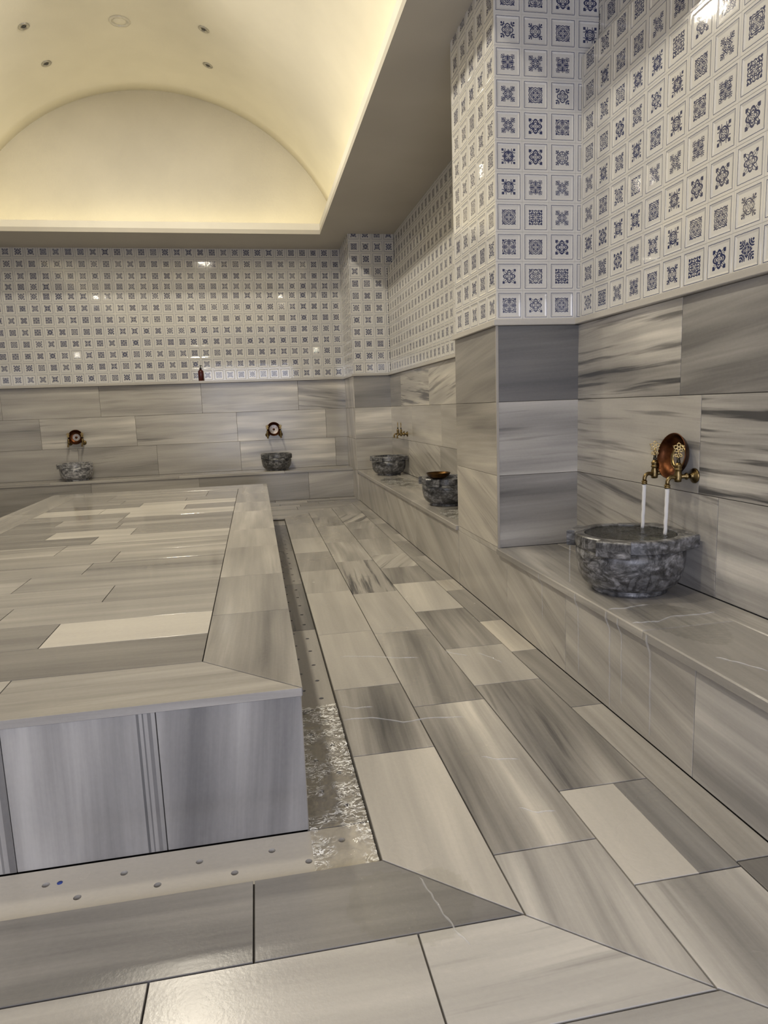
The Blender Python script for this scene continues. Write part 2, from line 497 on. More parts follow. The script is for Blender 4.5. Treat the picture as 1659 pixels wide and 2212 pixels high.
R_ = random.uniform
def rt(): return dict(tone=R_(.42, .66), con=R_(.35, .75), streak=R_(.0, .35), ang=R_(-.05, .05), warm=R_(.1, .4))

# ================================================================== FLOOR
fl = Slabs()
def F(poly, tone, con=.45, streak=.1, ang=0., along=1, warm=.25):
    fl.add(poly, 'floor', (0, 0, 0), tone, con, streak, ang, along, thick=0.024, gap=0.0022, warm=warm)
def Fr(x0, x1, y0, y1, *a, **k): F([(x0, y0), (x1, y0), (x1, y1), (x0, y1)], *a, **k)
GX, GY = 0.260, 1.627                             # inner edge of the paving round the gutter
mit = lambda x: GY - (x - GX) * 0.925             # near mitre
mif = lambda x: 7.60 + (x - GX) * 0.985           # far mitre
C = [GX, 0.5555, 0.8555, 1.157, XF]
# strip beside the gutter
F([(C[0], mit(C[0])), (C[1], mit(C[1])), (C[1], 2.183), (C[0], 2.183)], .74, .30, .0, .03, warm=.35)
for y0, y1, a in ((2.183, 2.76, (.46, .85, .15, .06)), (2.76, 3.50, (.67, .25, .0, .0)), (3.50, 4.35, (.69, .22, .0, .0)), (4.35, 4.975, (.64, .35, .0, .1)),
                  (4.975, 5.655, (.53, .40, .0, .1)), (5.655, 6.31, (.68, .20, .05, .0)), (6.31, 7.16, (.58, .35, .1, .05))):
    Fr(C[0], C[1], y0, y1, *a, warm=.35)
F([(C[0], 7.16), (C[1], 7.16), (C[1], mif(C[1])), (C[0], mif(C[0]))], .56, .35, .1, warm=.35)
F([(C[1], mit(C[1])), (C[2], mit(C[2])), (C[2], 1.576), (C[1], 1.576)], .56, .75, .2, .10, warm=.2)
for y0, y1, a in ((1.576, 2.512, (.58, .85, .0, .05)), (2.512, 3.432, (.50, .75, .15, .10)), (3.432, 4.243, (.68, .25, .0, .0)), (4.243, 5.207, (.64, .35, .85, .05)),
                  (5.207, 6.018, (.64, .75, .15, .0)), (6.018, 6.895, (.58, .35, .0, .1)), (6.895, 7.52, (.50, .6, .35, .1))):
    Fr(C[1], C[2], y0, y1, *a, warm=.32)
F([(C[1], 7.52), (C[2], 7.52), (C[2], mif(C[2])), (C[1], mif(C[1]))], .60, .35, .1, warm=.3)
F([(C[2], mit(C[2])), (C[3], mit(C[3])), (C[3], 1.386), (C[2], 1.386)], .58, .65, .2, .05, warm=.2)
for y0, y1, a in ((1.815, 2.645, (.50, .75, .35, .08)), (2.645, 3.104, (.66, .4, .05, .1)), (3.104, 3.748, (.47, .75, .1, .05)),
                  (3.748, 4.41, (.80, .3, .05, .1)), (4.41, 4.88, (.47, .55, .25, .1)), (4.88, 5.356, (.68, .55, .4, .5)), (5.356, 6.058, (.60, .55, .15, .1)),
                  (6.058, 6.627, (.52, .45, .1, .1)), (6.627, 7.05, (.60, .5, .3, .2)), (7.05, 7.59, (.66, .7, .7, .5))):
    Fr(C[2], C[3], y0, y1, *a, warm=.3)
# a pale slab with one broad dark band along its right side
Fr(C[2], C[2] + .185, 1.386, 1.815, .80, .15, .0, warm=.3)
Fr(C[2] + .1807, C[3], 1.386, 1.815, .33, .55, .1, warm=.05)
F([(C[2], 7.59), (C[3], 7.59), (C[3], mif(C[3])), (C[2], mif(C[2]))], .55, .45, .2, warm=.3)
ys = [0.72, 1.404, 2.347, 2.985, 3.468, 4.135, 4.41, 5.02, 5.20, 5.852, 6.20, 6.84, 7.15, 7.82]
tn = [.42, .58, .44, .84, .45, .74, .47, .58, .46, .60, .44, .62, .50]
for i in range(len(tn)):
    Fr(C[3], C[4], ys[i], ys[i + 1], tn[i], .5, .15, R_(-.05, .05), warm=.55 if tn[i] > .7 else .3)
F([(C[3], 7.82), (C[4], 7.82), (C[4], 8.60), (C[3], mif(C[3]))], .55, .4, .1, warm=.3)
# rows of the near aisle
imi = lambda y: GX + (GY - y) / 0.925
rows = [(1.357, GY, [(-.078, None, .36, .35, .0), (-.95, -.078, .44, .45, .05), (-1.9, -.95, .5, .4, .1), (-2.75, -1.9, .5, .4, .1)]),
        (1.072, 1.357, [(.294, None, .76, .30, .30), (-.30, .294, .70, .25, .05), (-1.2, -.30, .56, .4, .1), (-2.2, -1.2, .6, .4, .1), (-3.1, -2.2, .6, .4, .1)]),
        (.780, 1.072, [(.25, None, .60, .35, .1), (-.55, .25, .66, .35, .1), (-1.6, -.55, .6, .3, .1), (-3.3, -1.6, .55, .4, .1)])]
for y0, y1, cs in rows:
    for x0, x1, t_, c_, s_ in cs:
        if x1 is None: F([(x0, y0), (imi(y0), y0), (imi(y1), y1), (x0, y1)], t_, c_, s_, R_(-.04, .04), 0, .12)
        else: Fr(x0, x1, y0, y1, t_, c_, s_, R_(-.04, .04), 0, .15)
y = .780
while y > YFR + .02:
    y0 = max(YFR, y - .295); x = -3.772 + R_(0, .5)
    edges = [XL] + [x + .85 * k for k in range(1, 6) if x + .85 * k < XF - .1] + [XF]
    for a, b_ in zip(edges, edges[1:]): Fr(a, b_, y0, y, **{k: v for k, v in rt().items()}, along=0)
    y = y0
# (strip right of the near mitre, beside the bench)
F([(C[3], mit(C[3])), (C[4], mit(C[4]) - .02), (C[4], .72), (C[3], .80)][::-1] if False else [(C[3], .78), (C[4], .72), (C[4], .78), (C[3], .80)], .5, .4, .1)
# rows beyond the platform
ifx = lambda y: GX + (y - 7.60) / .985
for y0, y1, js in ((7.60, 7.885, [-2.4, -1.1, -.2]), (7.885, 8.20, [-2.0, -.9, .1]), (8.20, 8.478, [-2.3, -1.0, .45])):
    e = [-3.3] + js
    for a, b_ in zip(e, e[1:]): Fr(a, b_, y0, y1, **rt(), along=0)
    F([(js[-1], y0), (ifx(y0), y0), (ifx(y1), y1), (js[-1], y1)], R_(.5, .62), .4, .1, 0, 0, .3)
for y0, y1, js in ((8.478, 8.62, [-2.3, -1.2, -.1, .50, 1.16]), (8.62, 8.80, [-2.0, -.7, .25, .75, XF]), (8.80, 8.98, [-2.6, -1.4, -.3, .62, XF]), (8.98, YB, [-2.2, -.9, .2, .93, XF])):
    e = [-3.3] + js
    for a, b_ in zip(e, e[1:]): Fr(a, b_, y0, y1, **rt(), along=0)
F([(1.157, 8.478), (XF, 8.60), (XF, 8.62), (1.157, 8.62)], .5, .4, .1, 0, 0, .3)
# aisle left of the platform
for x0, x1 in ((-2.56, -2.265), (-2.86, -2.56), (-3.30, -2.86)):
    y = 1.627 if x0 > -2.6 else 1.357
    if x0 < -3.2: y = 1.072
    while y < 7.59:
        y1 = min(7.60, y + R_(.5, .95)); Fr(x0, x1, y, y1, **rt()); y = y1
g = fl
bm = fl.bm
floor = None
# bedding under the slabs and the channel bottom under the gutter covers
lay = len(bm.faces)
box(bm, XL - .2, XW + .2, YFR - .2, GY + .0005, -.20, -.012, 1)
box(bm, XL - .2, XW + .2, 7.5995, YW + .2, -.20, -.012, 1)
box(bm, GX - .0005, XW + .2, GY, 7.60, -.20, -.012, 1)
box(bm, XL - .2, -2.2645, GY, 7.60, -.20, -.012, 1)
box(bm, -2.2645, GX, GY, 7.60, -.20, -.085, 1)
floor = fl.done('floor', [M['floor'], M['grout']])
tag(floor, 'grey veined marble paving of the hall, mitred at the corners', 'floor', kind='structure')

# ================================================================== WALLS
def wall(name, label, core):
    bm = bmesh.new()
    for c in core: box(bm, *c)
    o = build(name, fix(bm), M['wall_core'])
    return tag(o, label, 'wall', kind='structure')

def ledge(parent, prisms):
    bm = bmesh.new()
    for p in prisms: box(bm, *p)
    fix(bm)
    bmesh.ops.bevel(bm, geom=list(bm.edges), offset=.003, segments=1, affect='EDGES')
    uv = bm.loops.layers.uv.new('vein'); tl = bm.loops.layers.float_color.new('tone')
    for f in bm.faces:
        for l in f.loops:
            c = l.vert.co; l[uv].uv = (c.x + c.y, c.z + c.x * .03); l[tl] = (.62, .25, .0, .2)
    return build('ledge', bm, M['wall'], parent)

rowz = [(.400, .8035), (.8035, 1.2035), (1.2035, LED)]
# ---- back wall
wb = wall('wall_back', 'far wall of blue printed tiles over grey marble cladding', [(XL - .3, XW + .3, YW + .012, YW + .25, -.2, ZC)])
t = Tiles()
px = -3.1137 - T / 2
t.field(XL, 1.30, Z0T, 2.826, 'back', (0, YW - .004, 0), px, Z0T)
t.field(XL, 1.30, 2.826, 2.928, 'back', (0, YW - .004, 0), px + .01, 2.826 - .030)
t.field(XL, 1.30, 2.928, ZC, 'back', (0, YW - .004, 0), px + .02, 2.928)
t.done('tile_panel', M['tile'], wb, (0, -1, 0))
s = Slabs()
K = lambda tone, con, st, ang=0., warm=.3: dict(tone=tone, con=con, streak=st, ang=ang, warm=warm)
back = [
    [(XL, -3.2, K(.5, .5, .1)), (-3.2, -1.995, K(.55, .45, .05, .02)), (-1.995, -.69, K(.52, .60, .20, .01)), (-.69, .615, K(.54, .62, .30, .02)), (.615, 1.30, K(.52, .95, .55, -.12))],
    [(XL, -2.765, K(.45, .45, .2, .03)), (-2.765, -1.57, K(.62, .55, .40, .03)), (-1.57, -.243, K(.58, .45, .35, .02)), (-.243, .985, K(.58, .70, .20, .02)), (.985, 1.30, K(.54, .3, .05))],
    [(XL, -2.33, K(.50, .30, .05)), (-2.33, -1.327, K(.47, .35, .35, .06)), (-1.327, -.22, K(.51, .30, .1)), (-.22, 1.103, K(.62, .80, .15, .02)), (1.103, 1.30, K(.50, .5, .1))]]
for (z0, z1), rw in zip(rowz[::-1], back):
    for a, b_, k in rw: s.rect(a, b_, z0, z1, 'back', (0, YW - .022, 0), gap=.0012, thick=.02, **k)
s.done('marble_cladding', M['wall'], wb)
ledge(wb, [(XL, 1.30, YW - .085, YW + .01, LED, Z0T)])

# ---- right wall: lower tiles stand proud of the upper tiles
STEP, RX = 2.945, 1.865
wr = wall('wall_right', 'right wall of blue printed tiles over streaked grey marble', [(XW + .012, XW + .3, YFR - .1, YW + .1, -.2, STEP - .003), (RX + .012, XW + .3, YFR - .1, YW + .1, STEP - .003, ZC)])
t = Tiles()
for ya, yb in ((YFR, 3.5243), (4.275, 8.757)):
    t.field(ya, yb, Z0T, STEP, 'right', (XW - .004, 0, 0), 3.515, Z0T)
    t.field(ya, yb, STEP, ZC, 'right', (RX, 0, 0), 3.48, STEP - .055)
t.done('tile_panel', M['tile'], wr, (-1, 0, 0))
s = Slabs()
near = [[(2.593, 3.5243, K(.50, .85, .75, -.03, .2)), (1.30, 2.593, K(.25, .60, .15, -.10, .1)), (0.1, 1.30, K(.5, .5, .2))],
        [(2.45, 3.5243, K(.54, .40, .55, .04, .2)), (1.15, 2.45, K(.60, .95, 1.0, .02, .1)), (0.0, 1.15, K(.5, .5, .2))],
        [(2.326, 3.5243, K(.54, .60, .65, .15, .15)), (1.05, 2.326, K(.54, .80, .35, .05, .1)), (-.2, 1.05, K(.5, .5, .2))]]
far = [[(8.11, 8.76, K(.42, .45, .1)), (6.77, 8.11, K(.64, .5, .85, .05)), (5.55, 6.77, K(.66, .5, .6, -.15)), (4.27, 5.55, K(.55, .5, .3))],
       [(7.57, 8.76, K(.64, .3, .05)), (6.33, 7.57, K(.58, .35, .1)), (5.1, 6.33, K(.54, .35, .1)), (4.27, 5.1, K(.55, .5, .3))],
       [(7.766, 8.76, K(.50, .4, .1)), (6.39, 7.766, K(.60, .45, .55, .25)), (5.2, 6.39, K(.46, .35, .2, .2)), (4.27, 5.2, K(.55, .5, .3))]]
for tab in (near, far):
    for (z0, z1), rw in zip(rowz[::-1], tab):
        for a, b_, k in rw: s.rect(a, b_, z0, z1, 'right', (XW - .018, 0, 0), gap=.0012, thick=.02, **k)
y = -.2
while y > YFR:
    for z0, z1 in rowz: s.rect(max(YFR, y - .9), y + (0 if z0 < .5 else .1), z0, z1, 'right', (XW - .018, 0, 0), gap=.0012, thick=.02, **rt())
    y -= .9
s.done('marble_cladding', M['wall'], wr)
ledge(wr, [(XW - .048, XW + .01, YFR, 3.5243, LED, Z0T), (XW - .048, XW + .01, 4.275, 8.757, LED, Z0T)])

# ---- left and front walls (out of the picture, seen only in reflections)
wl = wall('wall_left', 'left wall of blue printed tiles over grey marble cladding', [(XL - .25, XL - .012, YFR - .1, YW + .1, -.2, ZC)])
t = Tiles(); t.field(YFR, YW, Z0T, ZC, 'left', (XL, 0, 0), 0, Z0T); t.done('tile_panel', M['tile'], wl, (1, 0, 0))
s = Slabs()
for z0, z1 in rowz:
    e = [YFR] + sorted(R_(-.1, .1) + YFR + 1.2 * k for k in range(1, 9)) + [YW]
    for a, b_ in zip(e, e[1:]): s.rect(a, b_, z0, z1, 'left', (XL + .018, 0, 0), gap=.0012, thick=.02, **rt())
s.done('marble_cladding', M['wall'], wl)
ledge(wl, [(XL - .01, XL + .048, YFR, YW, LED, Z0T)])
DX0, DX1, DZ = -1.6, 1.25, 2.55                     # doorway behind the camera
wf = wall('wall_front', 'entrance wall with a wide doorway', [(XL - .3, DX0, YFR - .25, YFR - .012, -.2, ZC), (DX1, XW + .3, YFR - .25, YFR - .012, -.2, ZC), (DX0, DX1, YFR - .25, YFR - .012, DZ, ZC)])
t = Tiles()
t.field(XL, DX0, Z0T, ZC, 'front', (0, YFR, 0), 0, Z0T); t.field(DX1, RX, Z0T, ZC, 'front', (0, YFR, 0), 0, Z0T); t.field(DX0, DX1, DZ, ZC, 'front', (0, YFR, 0), 0, Z0T)
t.done('tile_panel', M['tile'], wf, (0, 1, 0))
s = Slabs()
for z0, z1 in [(0, .4)] + rowz:
    for a, b_ in ((XL, -2.7), (-2.7, DX0), (DX1, XW)): s.rect(a, b_, z0, z1, 'front', (0, YFR + .018, 0), gap=.0012, thick=.02, **rt())
s.done('marble_cladding', M['wall'], wf)

# ---- pillars
def pillar(x0, x1, y0, y1, label, left, face, base, side_cols, xs):
    bm = bmesh.new(); box(bm, x0 + .012, x1 + .1, y0 + .012, y1 - .012, -.1, ZC)
    o = build('pillar', fix(bm), M['wall_core'])
    tag(o, label, 'pillar', kind='structure')
    t = Tiles()
    t.field(x0, XW - .004, Z0T, STEP, 'back', (0, y0, 0), xs, Z0T); t.field(x0, RX, STEP, ZC, 'back', (0, y0, 0), xs, Z0T)
    t.field(y0, y1, Z0T, ZC, 'right', (x0, 0, 0), y0, Z0T)
    t2 = Tiles(); t2.field(x0, RX, Z0T, ZC, 'front', (0, y1, 0), xs, Z0T)
    t.done('tile_panel', M['tile'], o, (-1, -1, 0))
    if y1 < 9: t2.done('tile_panel', M['tile'], o, (0, 1, 0))
    s = Slabs()
    for (z0, z1), kf, kl in zip(rowz[::-1], face, left):
        s.rect(x0, XW, z0, z1, 'back', (0, y0 - .014, 0), gap=.0010, thick=.02, **kf)
        s.rect(y0 - .010, y1, z0, z1, 'right', (x0 - .006, 0, 0), gap=.0010, thick=.02, **kl)
        if y1 < 9: s.rect(x0, XW, z0, z1, 'front', (0, y1 + .01, 0), gap=.0010, thick=.02, **rt())
    if y1 < 9:
        s.rect(3.389, y1, 0.0005, .3665, 'right', (x0 - .004, 0, 0), gap=.0010, thick=.018, **base)
        s.rect(3.512, y1, .3665, .400, 'right', (x0 - .004, 0, 0), gap=.0004, thick=.018, **base)
    else: s.rect(y0 - .008, YB + .01, 0.0005, .400, 'right', (x0 - .0, 0, 0), gap=.0010, thick=.018, **base)
    s.done('marble_cladding', M['wall'], o)
    ledge(o, [(x0 - .026, XW, y0 - .034, y0 + .004, LED, Z0T), (x0 - .026, x0 + .01, y0 + .0045, y1, LED, Z0T)])
    return o
pillar(1.2964, XW, 3.5243, 4.275, 'near pillar with blue printed tiles above dark and pale marble blocks',
       [K(.27, .45, .1, -.15, .4), K(.43, .60, .1, -.05, .5), K(.64, .35, .25, .3, .5)],
       [K(.06, .36, .1, .06, .0), K(.52, .55, .30, .03, .05), K(.36, .55, .2, .05, .05)], K(.54, .40, .2, .40, .4), 5, 1.2964)
pillar(1.280, XW, 8.7587, YW, 'far corner pillar with blue printed tiles above marble blocks',
       [K(.58, .5, .2, 1.2, .4), K(.58, .5, .2, 1.2, .4), K(.58, .4, .1, 1.2, .4)],
       [K(.30, .35, .1, .02, .1), K(.62, .75, .2, .02, .25), K(.50, .65, .1, .01, .3)], K(.60, .35, .15, .9, .45), 6, 1.280)
# pale strip that covers the near pillar's marble corner
bm = rawbox(1.2855, 1.2985, 3.5075, 3.5165, .400, LED)
uv = bm.loops.layers.uv.new('vein'); tl = bm.loops.layers.float_color.new('tone')
for f in bm.faces:
    for l in f.loops: l[uv].uv = (l.vert.co.z, l.vert.co.x); l[tl] = (.46, .3, 0, .4)
cs = build('corner_strip', bm, M['wall'], bpy.data.objects['pillar'])

# ================================================================== CEILING
bm = bmesh.new()
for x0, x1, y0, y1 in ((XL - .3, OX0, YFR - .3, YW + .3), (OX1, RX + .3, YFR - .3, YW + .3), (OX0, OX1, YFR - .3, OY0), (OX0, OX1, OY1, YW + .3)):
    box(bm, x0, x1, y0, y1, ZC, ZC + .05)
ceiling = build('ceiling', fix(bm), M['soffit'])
tag(ceiling, 'grey soffit round a lit plaster vault', 'ceiling', kind='structure')
FT = 3.475
bm = bmesh.new()
w = .045
for x0, x1, y0, y1 in ((OX0 - w, OX0 - .0005, OY0 - w, OY1 + w), (OX1 + .0005, OX1 + w, OY0 - w, OY1 + w), (OX0, OX1, OY0 - w, OY0 - .0005), (OX0, OX1, OY1 + .0005, OY1 + w)):
    box(bm, x0, x1, y0, y1, ZC + .001, FT)
build('fascia', fix(bm), M['vault'], ceiling)
LY0, LY1 = OY0 - .31, OY1 + .30
th0 = math.acos((3.36 - VZ) / VR)
NA = 96
bm = bmesh.new()
prev = None
ysv = [LY0 + (LY1 - LY0) * k / 40 for k in range(41)]
rows_ = []
for i in range(NA + 1):
    th = -th0 + 2 * th0 * i / NA
    rows_.append([bm.verts.new((VX + VR * math.sin(th), y, VZ + VR * math.cos(th))) for y in ysv])
for a, b_ in zip(rows_, rows_[1:]):
    for k in range(40):
        f = bm.faces.new((a[k], a[k + 1], b_[k + 1], b_[k])); f.smooth = True
bm.normal_update(); bm.faces.ensure_lookup_table()
if bm.faces[0].normal.x < 0: bmesh.ops.reverse_faces(bm, faces=bm.faces)
vault = build('vault', bm, M['vault'], ceiling, True)
md = vault.modifiers.new('thickness', 'SOLIDIFY'); md.thickness = .08; md.offset = -1
for nm, y0, y1 in (('lunette', LY1, LY1 + .12), ('lunette', LY0 - .12, LY0)):
    bm = bmesh.new()
    for yy in (y0, y1):
        pts = [(VX + (VR + .05) * math.sin(-th0 + 2 * th0 * i / NA), yy, VZ + (VR + .05) * math.cos(-th0 + 2 * th0 * i / NA)) for i in range(NA + 1)]
        bm.faces.new([bm.verts.new(p) for p in pts])
    a, b_ = list(bm.faces)
    va, vb = list(a.verts), list(b_.verts)
    for i in range(len(va)): bm.faces.new((va[i], va[(i + 1) % len(va)], vb[(i + 1) % len(va)], vb[i]))
    build(nm, fix(bm), M['lunette'], ceiling)

# fittings in the vault
def on_vault(x, y):
    th = math.asin((x - VX) / VR)
    o = Matrix.Translation((VX + VR * math.sin(th), y, VZ + VR * math.cos(th))) @ Matrix.Rotation(th, 4, 'Y') @ Matrix.Rotation(PI, 4, 'X')
    return o       # local +z points down into the room
e = empty('ceiling_vent'); e.matrix_world = on_vault(-1.056, 7.631)
tag(e, 'round white vent with a raised ring at the crown of the vault', 'ceiling vent')
bm = bmesh.new(); lathe(bm, [(.074, -.004), (.100, .000), (.102, .006), (.096, .012), (.082, .014), (.074, .010), (.072, .0)], 40, cap=False); build('rim', fix(bm), M['glass_rim'], e)
bm = bmesh.new(); lathe(bm, [(.062, -.004), (.060, .004), (.050, .007), (.0005, .008)], 40); build('disc', fix(bm), M['vault'], e)
bm = bmesh.new(); lathe(bm, [(.076, -.010), (.0625, -.010), (.0620, -.002), (.076, -.002)], 40, cap=False); build('slot', fix(bm), M['brass_dark'], e)
spots = [((-1.902, 7.477), 'small round recessed spotlight, on the left of the vault nearer the entrance'), ((-1.898, 8.177), 'small round recessed spotlight, on the left of the vault nearer the far arch'),
         ((-.247, 7.444), 'small round recessed spotlight, on the right of the vault nearer the entrance'), ((-.254, 8.159), 'small round recessed spotlight, on the right of the vault nearer the far arch')]
proto = None
for (x, y), lab in spots:
    if proto is None:
        e = proto = empty('spotlight')
        bm = bmesh.new(); lathe(bm, [(.026, -.003), (.052, -.001), (.054, .005), (.046, .009), (.028, .006), (.024, -.003)], 28, cap=False); build('trim_ring', fix(bm), M['metal'], e)
        bm = bmesh.new(); lathe(bm, [(.030, -.004), (.026, .001), (.0005, .004)], 24); build('lens', fix(bm), M['lens'], e)
    else: e = copy_tree(proto)
    e.matrix_world = on_vault(x, y)
    tag(e, lab, 'ceiling light', 'recessed spotlights in the vault')

# ================================================================== BENCHES
def seat_mesh(strips, z1, thick, edge_axis, lists):
    s = Slabs()
    for (x0, x1, y0, y1), k, al in lists:
        s.rect(x0, x1, y0, y1, 'floor', (0, 0, z1), thick=thick, gap=.0010, ch=.0045, along=al, **k)
    return s
def bench(label, seats, fronts, frame, foff):
    e = empty('bench', (0, 0, 0))
    tag(e, label, 'bench', 'marble wall benches')
    seat_mesh(None, ZB, .032, None, seats).done('seat', M['seat'], e)
    s = Slabs()
    for a, b_, k in fronts: s.rect(a, b_, 0.0005, ZB - .032, frame, foff, gap=.0012, thick=.03, **k)
    s.done('front_panel', M['wall'], e)
    bm = bmesh.new()
    if frame == 'right': box(bm, foff[0] + .032, XW - .02, min(f[0] for f in fronts) + .004, max(f[1] for f in fronts) - .004, .0, ZB - .0335)
    elif frame == 'left': box(bm, XL + .02, foff[0] - .02, min(f[0] for f in fronts) + .004, max(f[1] for f in fronts) - .004, .0, ZB - .0335)
    else: box(bm, min(f[0] for f in fronts) + .004, max(f[1] for f in fronts) - .004, foff[1] + .02, YW - .03, .0, ZB - .0335)
    build('core', fix(bm), M['pale_grout'], e)
    return e
NX = XF - .016
bench('near right marble bench with a filled basin and water running over its edge',
      [((NX, 1.637, 2.051, 3.51), K(.42, .60, .25, .08, .2), 1), ((1.637, XW - .02, 1.2, 3.51), K(.46, .55, .25, .02, .2), 1),
       ((NX, 1.637, .75, 2.051), K(.47, .35, .15, .12, .2), 1), ((NX, 1.637, -.6, .75), K(.5, .4, .2), 1), ((1.637, XW - .02, -.6, 1.2), K(.5, .4, .2), 1), ((NX, XW - .02, YFR + .02, -.6), K(.5, .4, .2), 1)],
      [(2.679, 3.389, K(.54, .45, .35, .35, .4)), (1.78, 2.679, K(.52, .60, .25, .18, .3)), (.85, 1.78, K(.56, .65, .1, .04, .1)), (-.2, .85, K(.55, .5, .1)), (YFR + .02, -.2, K(.55, .5, .1))],
      'right', (XF, 0, 0))
bench('right marble bench between the two pillars, with a wet top',
      [((NX, 1.60, 6.9, 8.745), K(.50, .35, .05, .05, .35), 1), ((NX, 1.60, 5.6, 6.9), K(.52, .40, .1, .05, .35), 1), ((NX, 1.60, 4.29, 5.6), K(.50, .4, .1, .05, .35), 1), ((1.60, XW - .02, 4.29, 6.6), K(.5, .4, .1), 1), ((1.60, XW - .02, 6.6, 8.745), K(.5, .4, .1), 1)],
      [(7.99, 8.745, K(.54, .30, .15, .9, .45)), (6.87, 7.99, K(.50, .32, .1, .7, .4)), (5.52, 6.87, K(.54, .38, .45, .5, .4)), (4.279, 5.52, K(.50, .36, .15, .4, .4))], 'right', (XF, 0, 0))
bench('marble bench along the far wall, carrying two basins',
      [((XL + .02, -2.6, YB - .016, YW - .024), K(.5, .4, .1), 0), ((-2.6, -1.02, YB - .016, YW - .024), K(.50, .35, .1), 0), ((-1.02, .35, YB - .016, YW - .024), K(.53, .35, .1), 0), ((.35, NX + .012, YB - .016, YW - .024), K(.50, .45, .1), 0)],
      [(XL + .02, -3.3, K(.5, .4, .1)), (-3.3, -2.115, K(.38, .45, .15, .03)), (-2.115, -.77, K(.48, .35, .1, .02)), (-.77, .668, K(.36, .35, .1, .05)), (.668, XF - .002, K(.47, .40, .1, .12))], 'back', (0, YB, 0))
bench('marble bench along the left wall, out of the light',
      [((XL + .02, -3.27, a, a + 1.69), rt(), 1) for a in (.66, 2.35, 4.04, 5.73, 7.42)][:-1] + [((XL + .02, -3.27, 7.42, YB - .02), rt(), 1)],
      [(a, a + 1.69, rt()) for a in (.66, 2.35, 4.04, 5.73)] + [(7.42, YB - .02, rt())], 'left', (-3.287, 0, 0))

# ================================================================== HEATED PLATFORM
plat = empty('platform', (0, 0, 0))
tag(plat, 'low heated marble platform in the middle of the hall, wet and shiny', 'platform')
q = 1.1207
s = Slabs()
bx0, bx1, by0, by1 = PX0 + .296, -.2125, PY0 + .296, PY1 - .345
off = (0, 0, ZP)
kw = dict(thick=.024, gap=.0017, ch=.0008)
# mitred border
s.add([(-.776, PY0), (PX1, PY0), (bx1, by0), (-.776, by0)], 'floor', off, .56, .50, .15, .05, 0, warm=.25, **kw)
s.add([(-1.5, PY0), (-.776, PY0), (-.776, by0), (-1.5, by0)], 'floor', off, .74, .35, .1, 0, 0, warm=.25, **kw)
s.add([(PX0, PY0), (-1.5, PY0), (-1.5, by0), (bx0, by0)], 'floor', off, .55, .4, .1, 0, 0, warm=.25, **kw)
bj = [2.627, 3.25, 3.964, 4.576, 5.42, 5.98, 6.60]
s.add([(PX1, PY0), (PX1, bj[0]), (bx1, bj[0]), (bx1, by0)], 'floor', off, .47, .62, .1, .03, 1, warm=.3, **kw)
bt = [(.47, .40), (.58, .40), (.62, .35), (.66, .45), (.60, .5), (.55, .4)]
for y0, y1, (a, c) in zip(bj, bj[1:], bt): s.rect(bx1, PX1, y0, y1, 'floor', off, tone=a, con=c, streak=.1, along=1, warm=.35, **kw)
s.add([(bx1, bj[-1]), (PX1, bj[-1]), (PX1, PY1), (bx1, by1)], 'floor', off, .58, .4, .1, 0, 1, warm=.35, **kw)
s.add([(bx0, by1), (bx1, by1), (PX1, PY1), (PX0, PY1)], 'floor', off, .60, .45, .15, .02, 0, warm=.3, **kw)
lj = [PY0, 2.7, 3.7, 4.9, 6.0, PY1]
for i in range(5):
    p = [(PX0, lj[i]), (bx0, by0 if i == 0 else lj[i]), (bx0, by1 if i == 4 else lj[i + 1]), (PX0, lj[i + 1])]
    s.add(p, 'floor', off, R_(.52, .62), .35, .05, 0, 1, warm=.3, **kw)
# planks of the middle field, row by row (near to far): joints from right to left with each plank's tone
ry = [1.9, 2.156, 2.406, 2.656, 2.905, 3.168, 3.405, 3.66, 3.93, 4.17, 4.41, 4.67, 4.90, 5.147, 5.43, 5.66, 5.90, 6.13]
pl = [
    [(-1.1, .40, .30, .05), (None, .45, .35, .1)],
    [(-.70, .82, .08, .0), (-1.5, .40, .40, .1), (None, .5, .4, .1)],
    [(-.928, .58, .30, .05), (None, .50, .40, .1)],
    [(-.617, .50, .45, .1), (-1.45, .56, .40, .1), (None, .5, .4, .1)],
    [(-1.02, .52, .45, .15), (None, .60, .45, .1)],
    [(-.81, .40, .45, .15), (-1.5, .52, .45, .35), (None, .5, .4, .1)],
    [(-.732, .60, .40, .05), (-1.36, .54, .30, .05), (None, .42, .4, .1)],
    [(-1.06, .58, .55, .3), (None, .58, .55, .3)],
    [(-.946, .78, .35, .05), (None, .38, .35, .1)],
    [(-.77, .46, .45, .1), (-1.247, .80, .30, .05), (None, .40, .4, .1)],
    [(-.90, .44, .45, .1), (None, .44, .40, .1)],
    [(-.937, .40, .40, .1), (-1.33, .60, .40, .1), (None, .36, .35, .1)],
    [(-.937, .84, .25, .0), (None, .46, .4, .1)],
    [(-.56, .46, .30, .0), (-1.16, .82, .2, .0), (None, .84, .2, .0)],
    [(-.92, .84, .25, .0), (None, .40, .45, .1)],
    [(-.60, .52, .35, .05), (-1.1, .58, .35, .1), (None, .52, .35, .05)],
    [(-.45, .56, .4, .1), (-1.25, .60, .35, .1), (None, .52, .35, .05)]]
for i, rw in enumerate(pl):
    y0, y1 = ry[i] * q, ry[i + 1] * q
    if i == 0: y0 = by0
    if i == len(pl) - 1: y1 = by1
    x = bx1
    for xe, a, c, st in rw:
        x1 = bx0 if xe is None else xe * q
        s.rect(x1, x, y0, y1, 'floor', off, tone=a, con=c, streak=st, ang=R_(-.03, .03), warm=.3, **kw); x = x1
s.done('top', M['top'], plat)
s = Slabs()
zt, zb = ZP - .0245, -.024
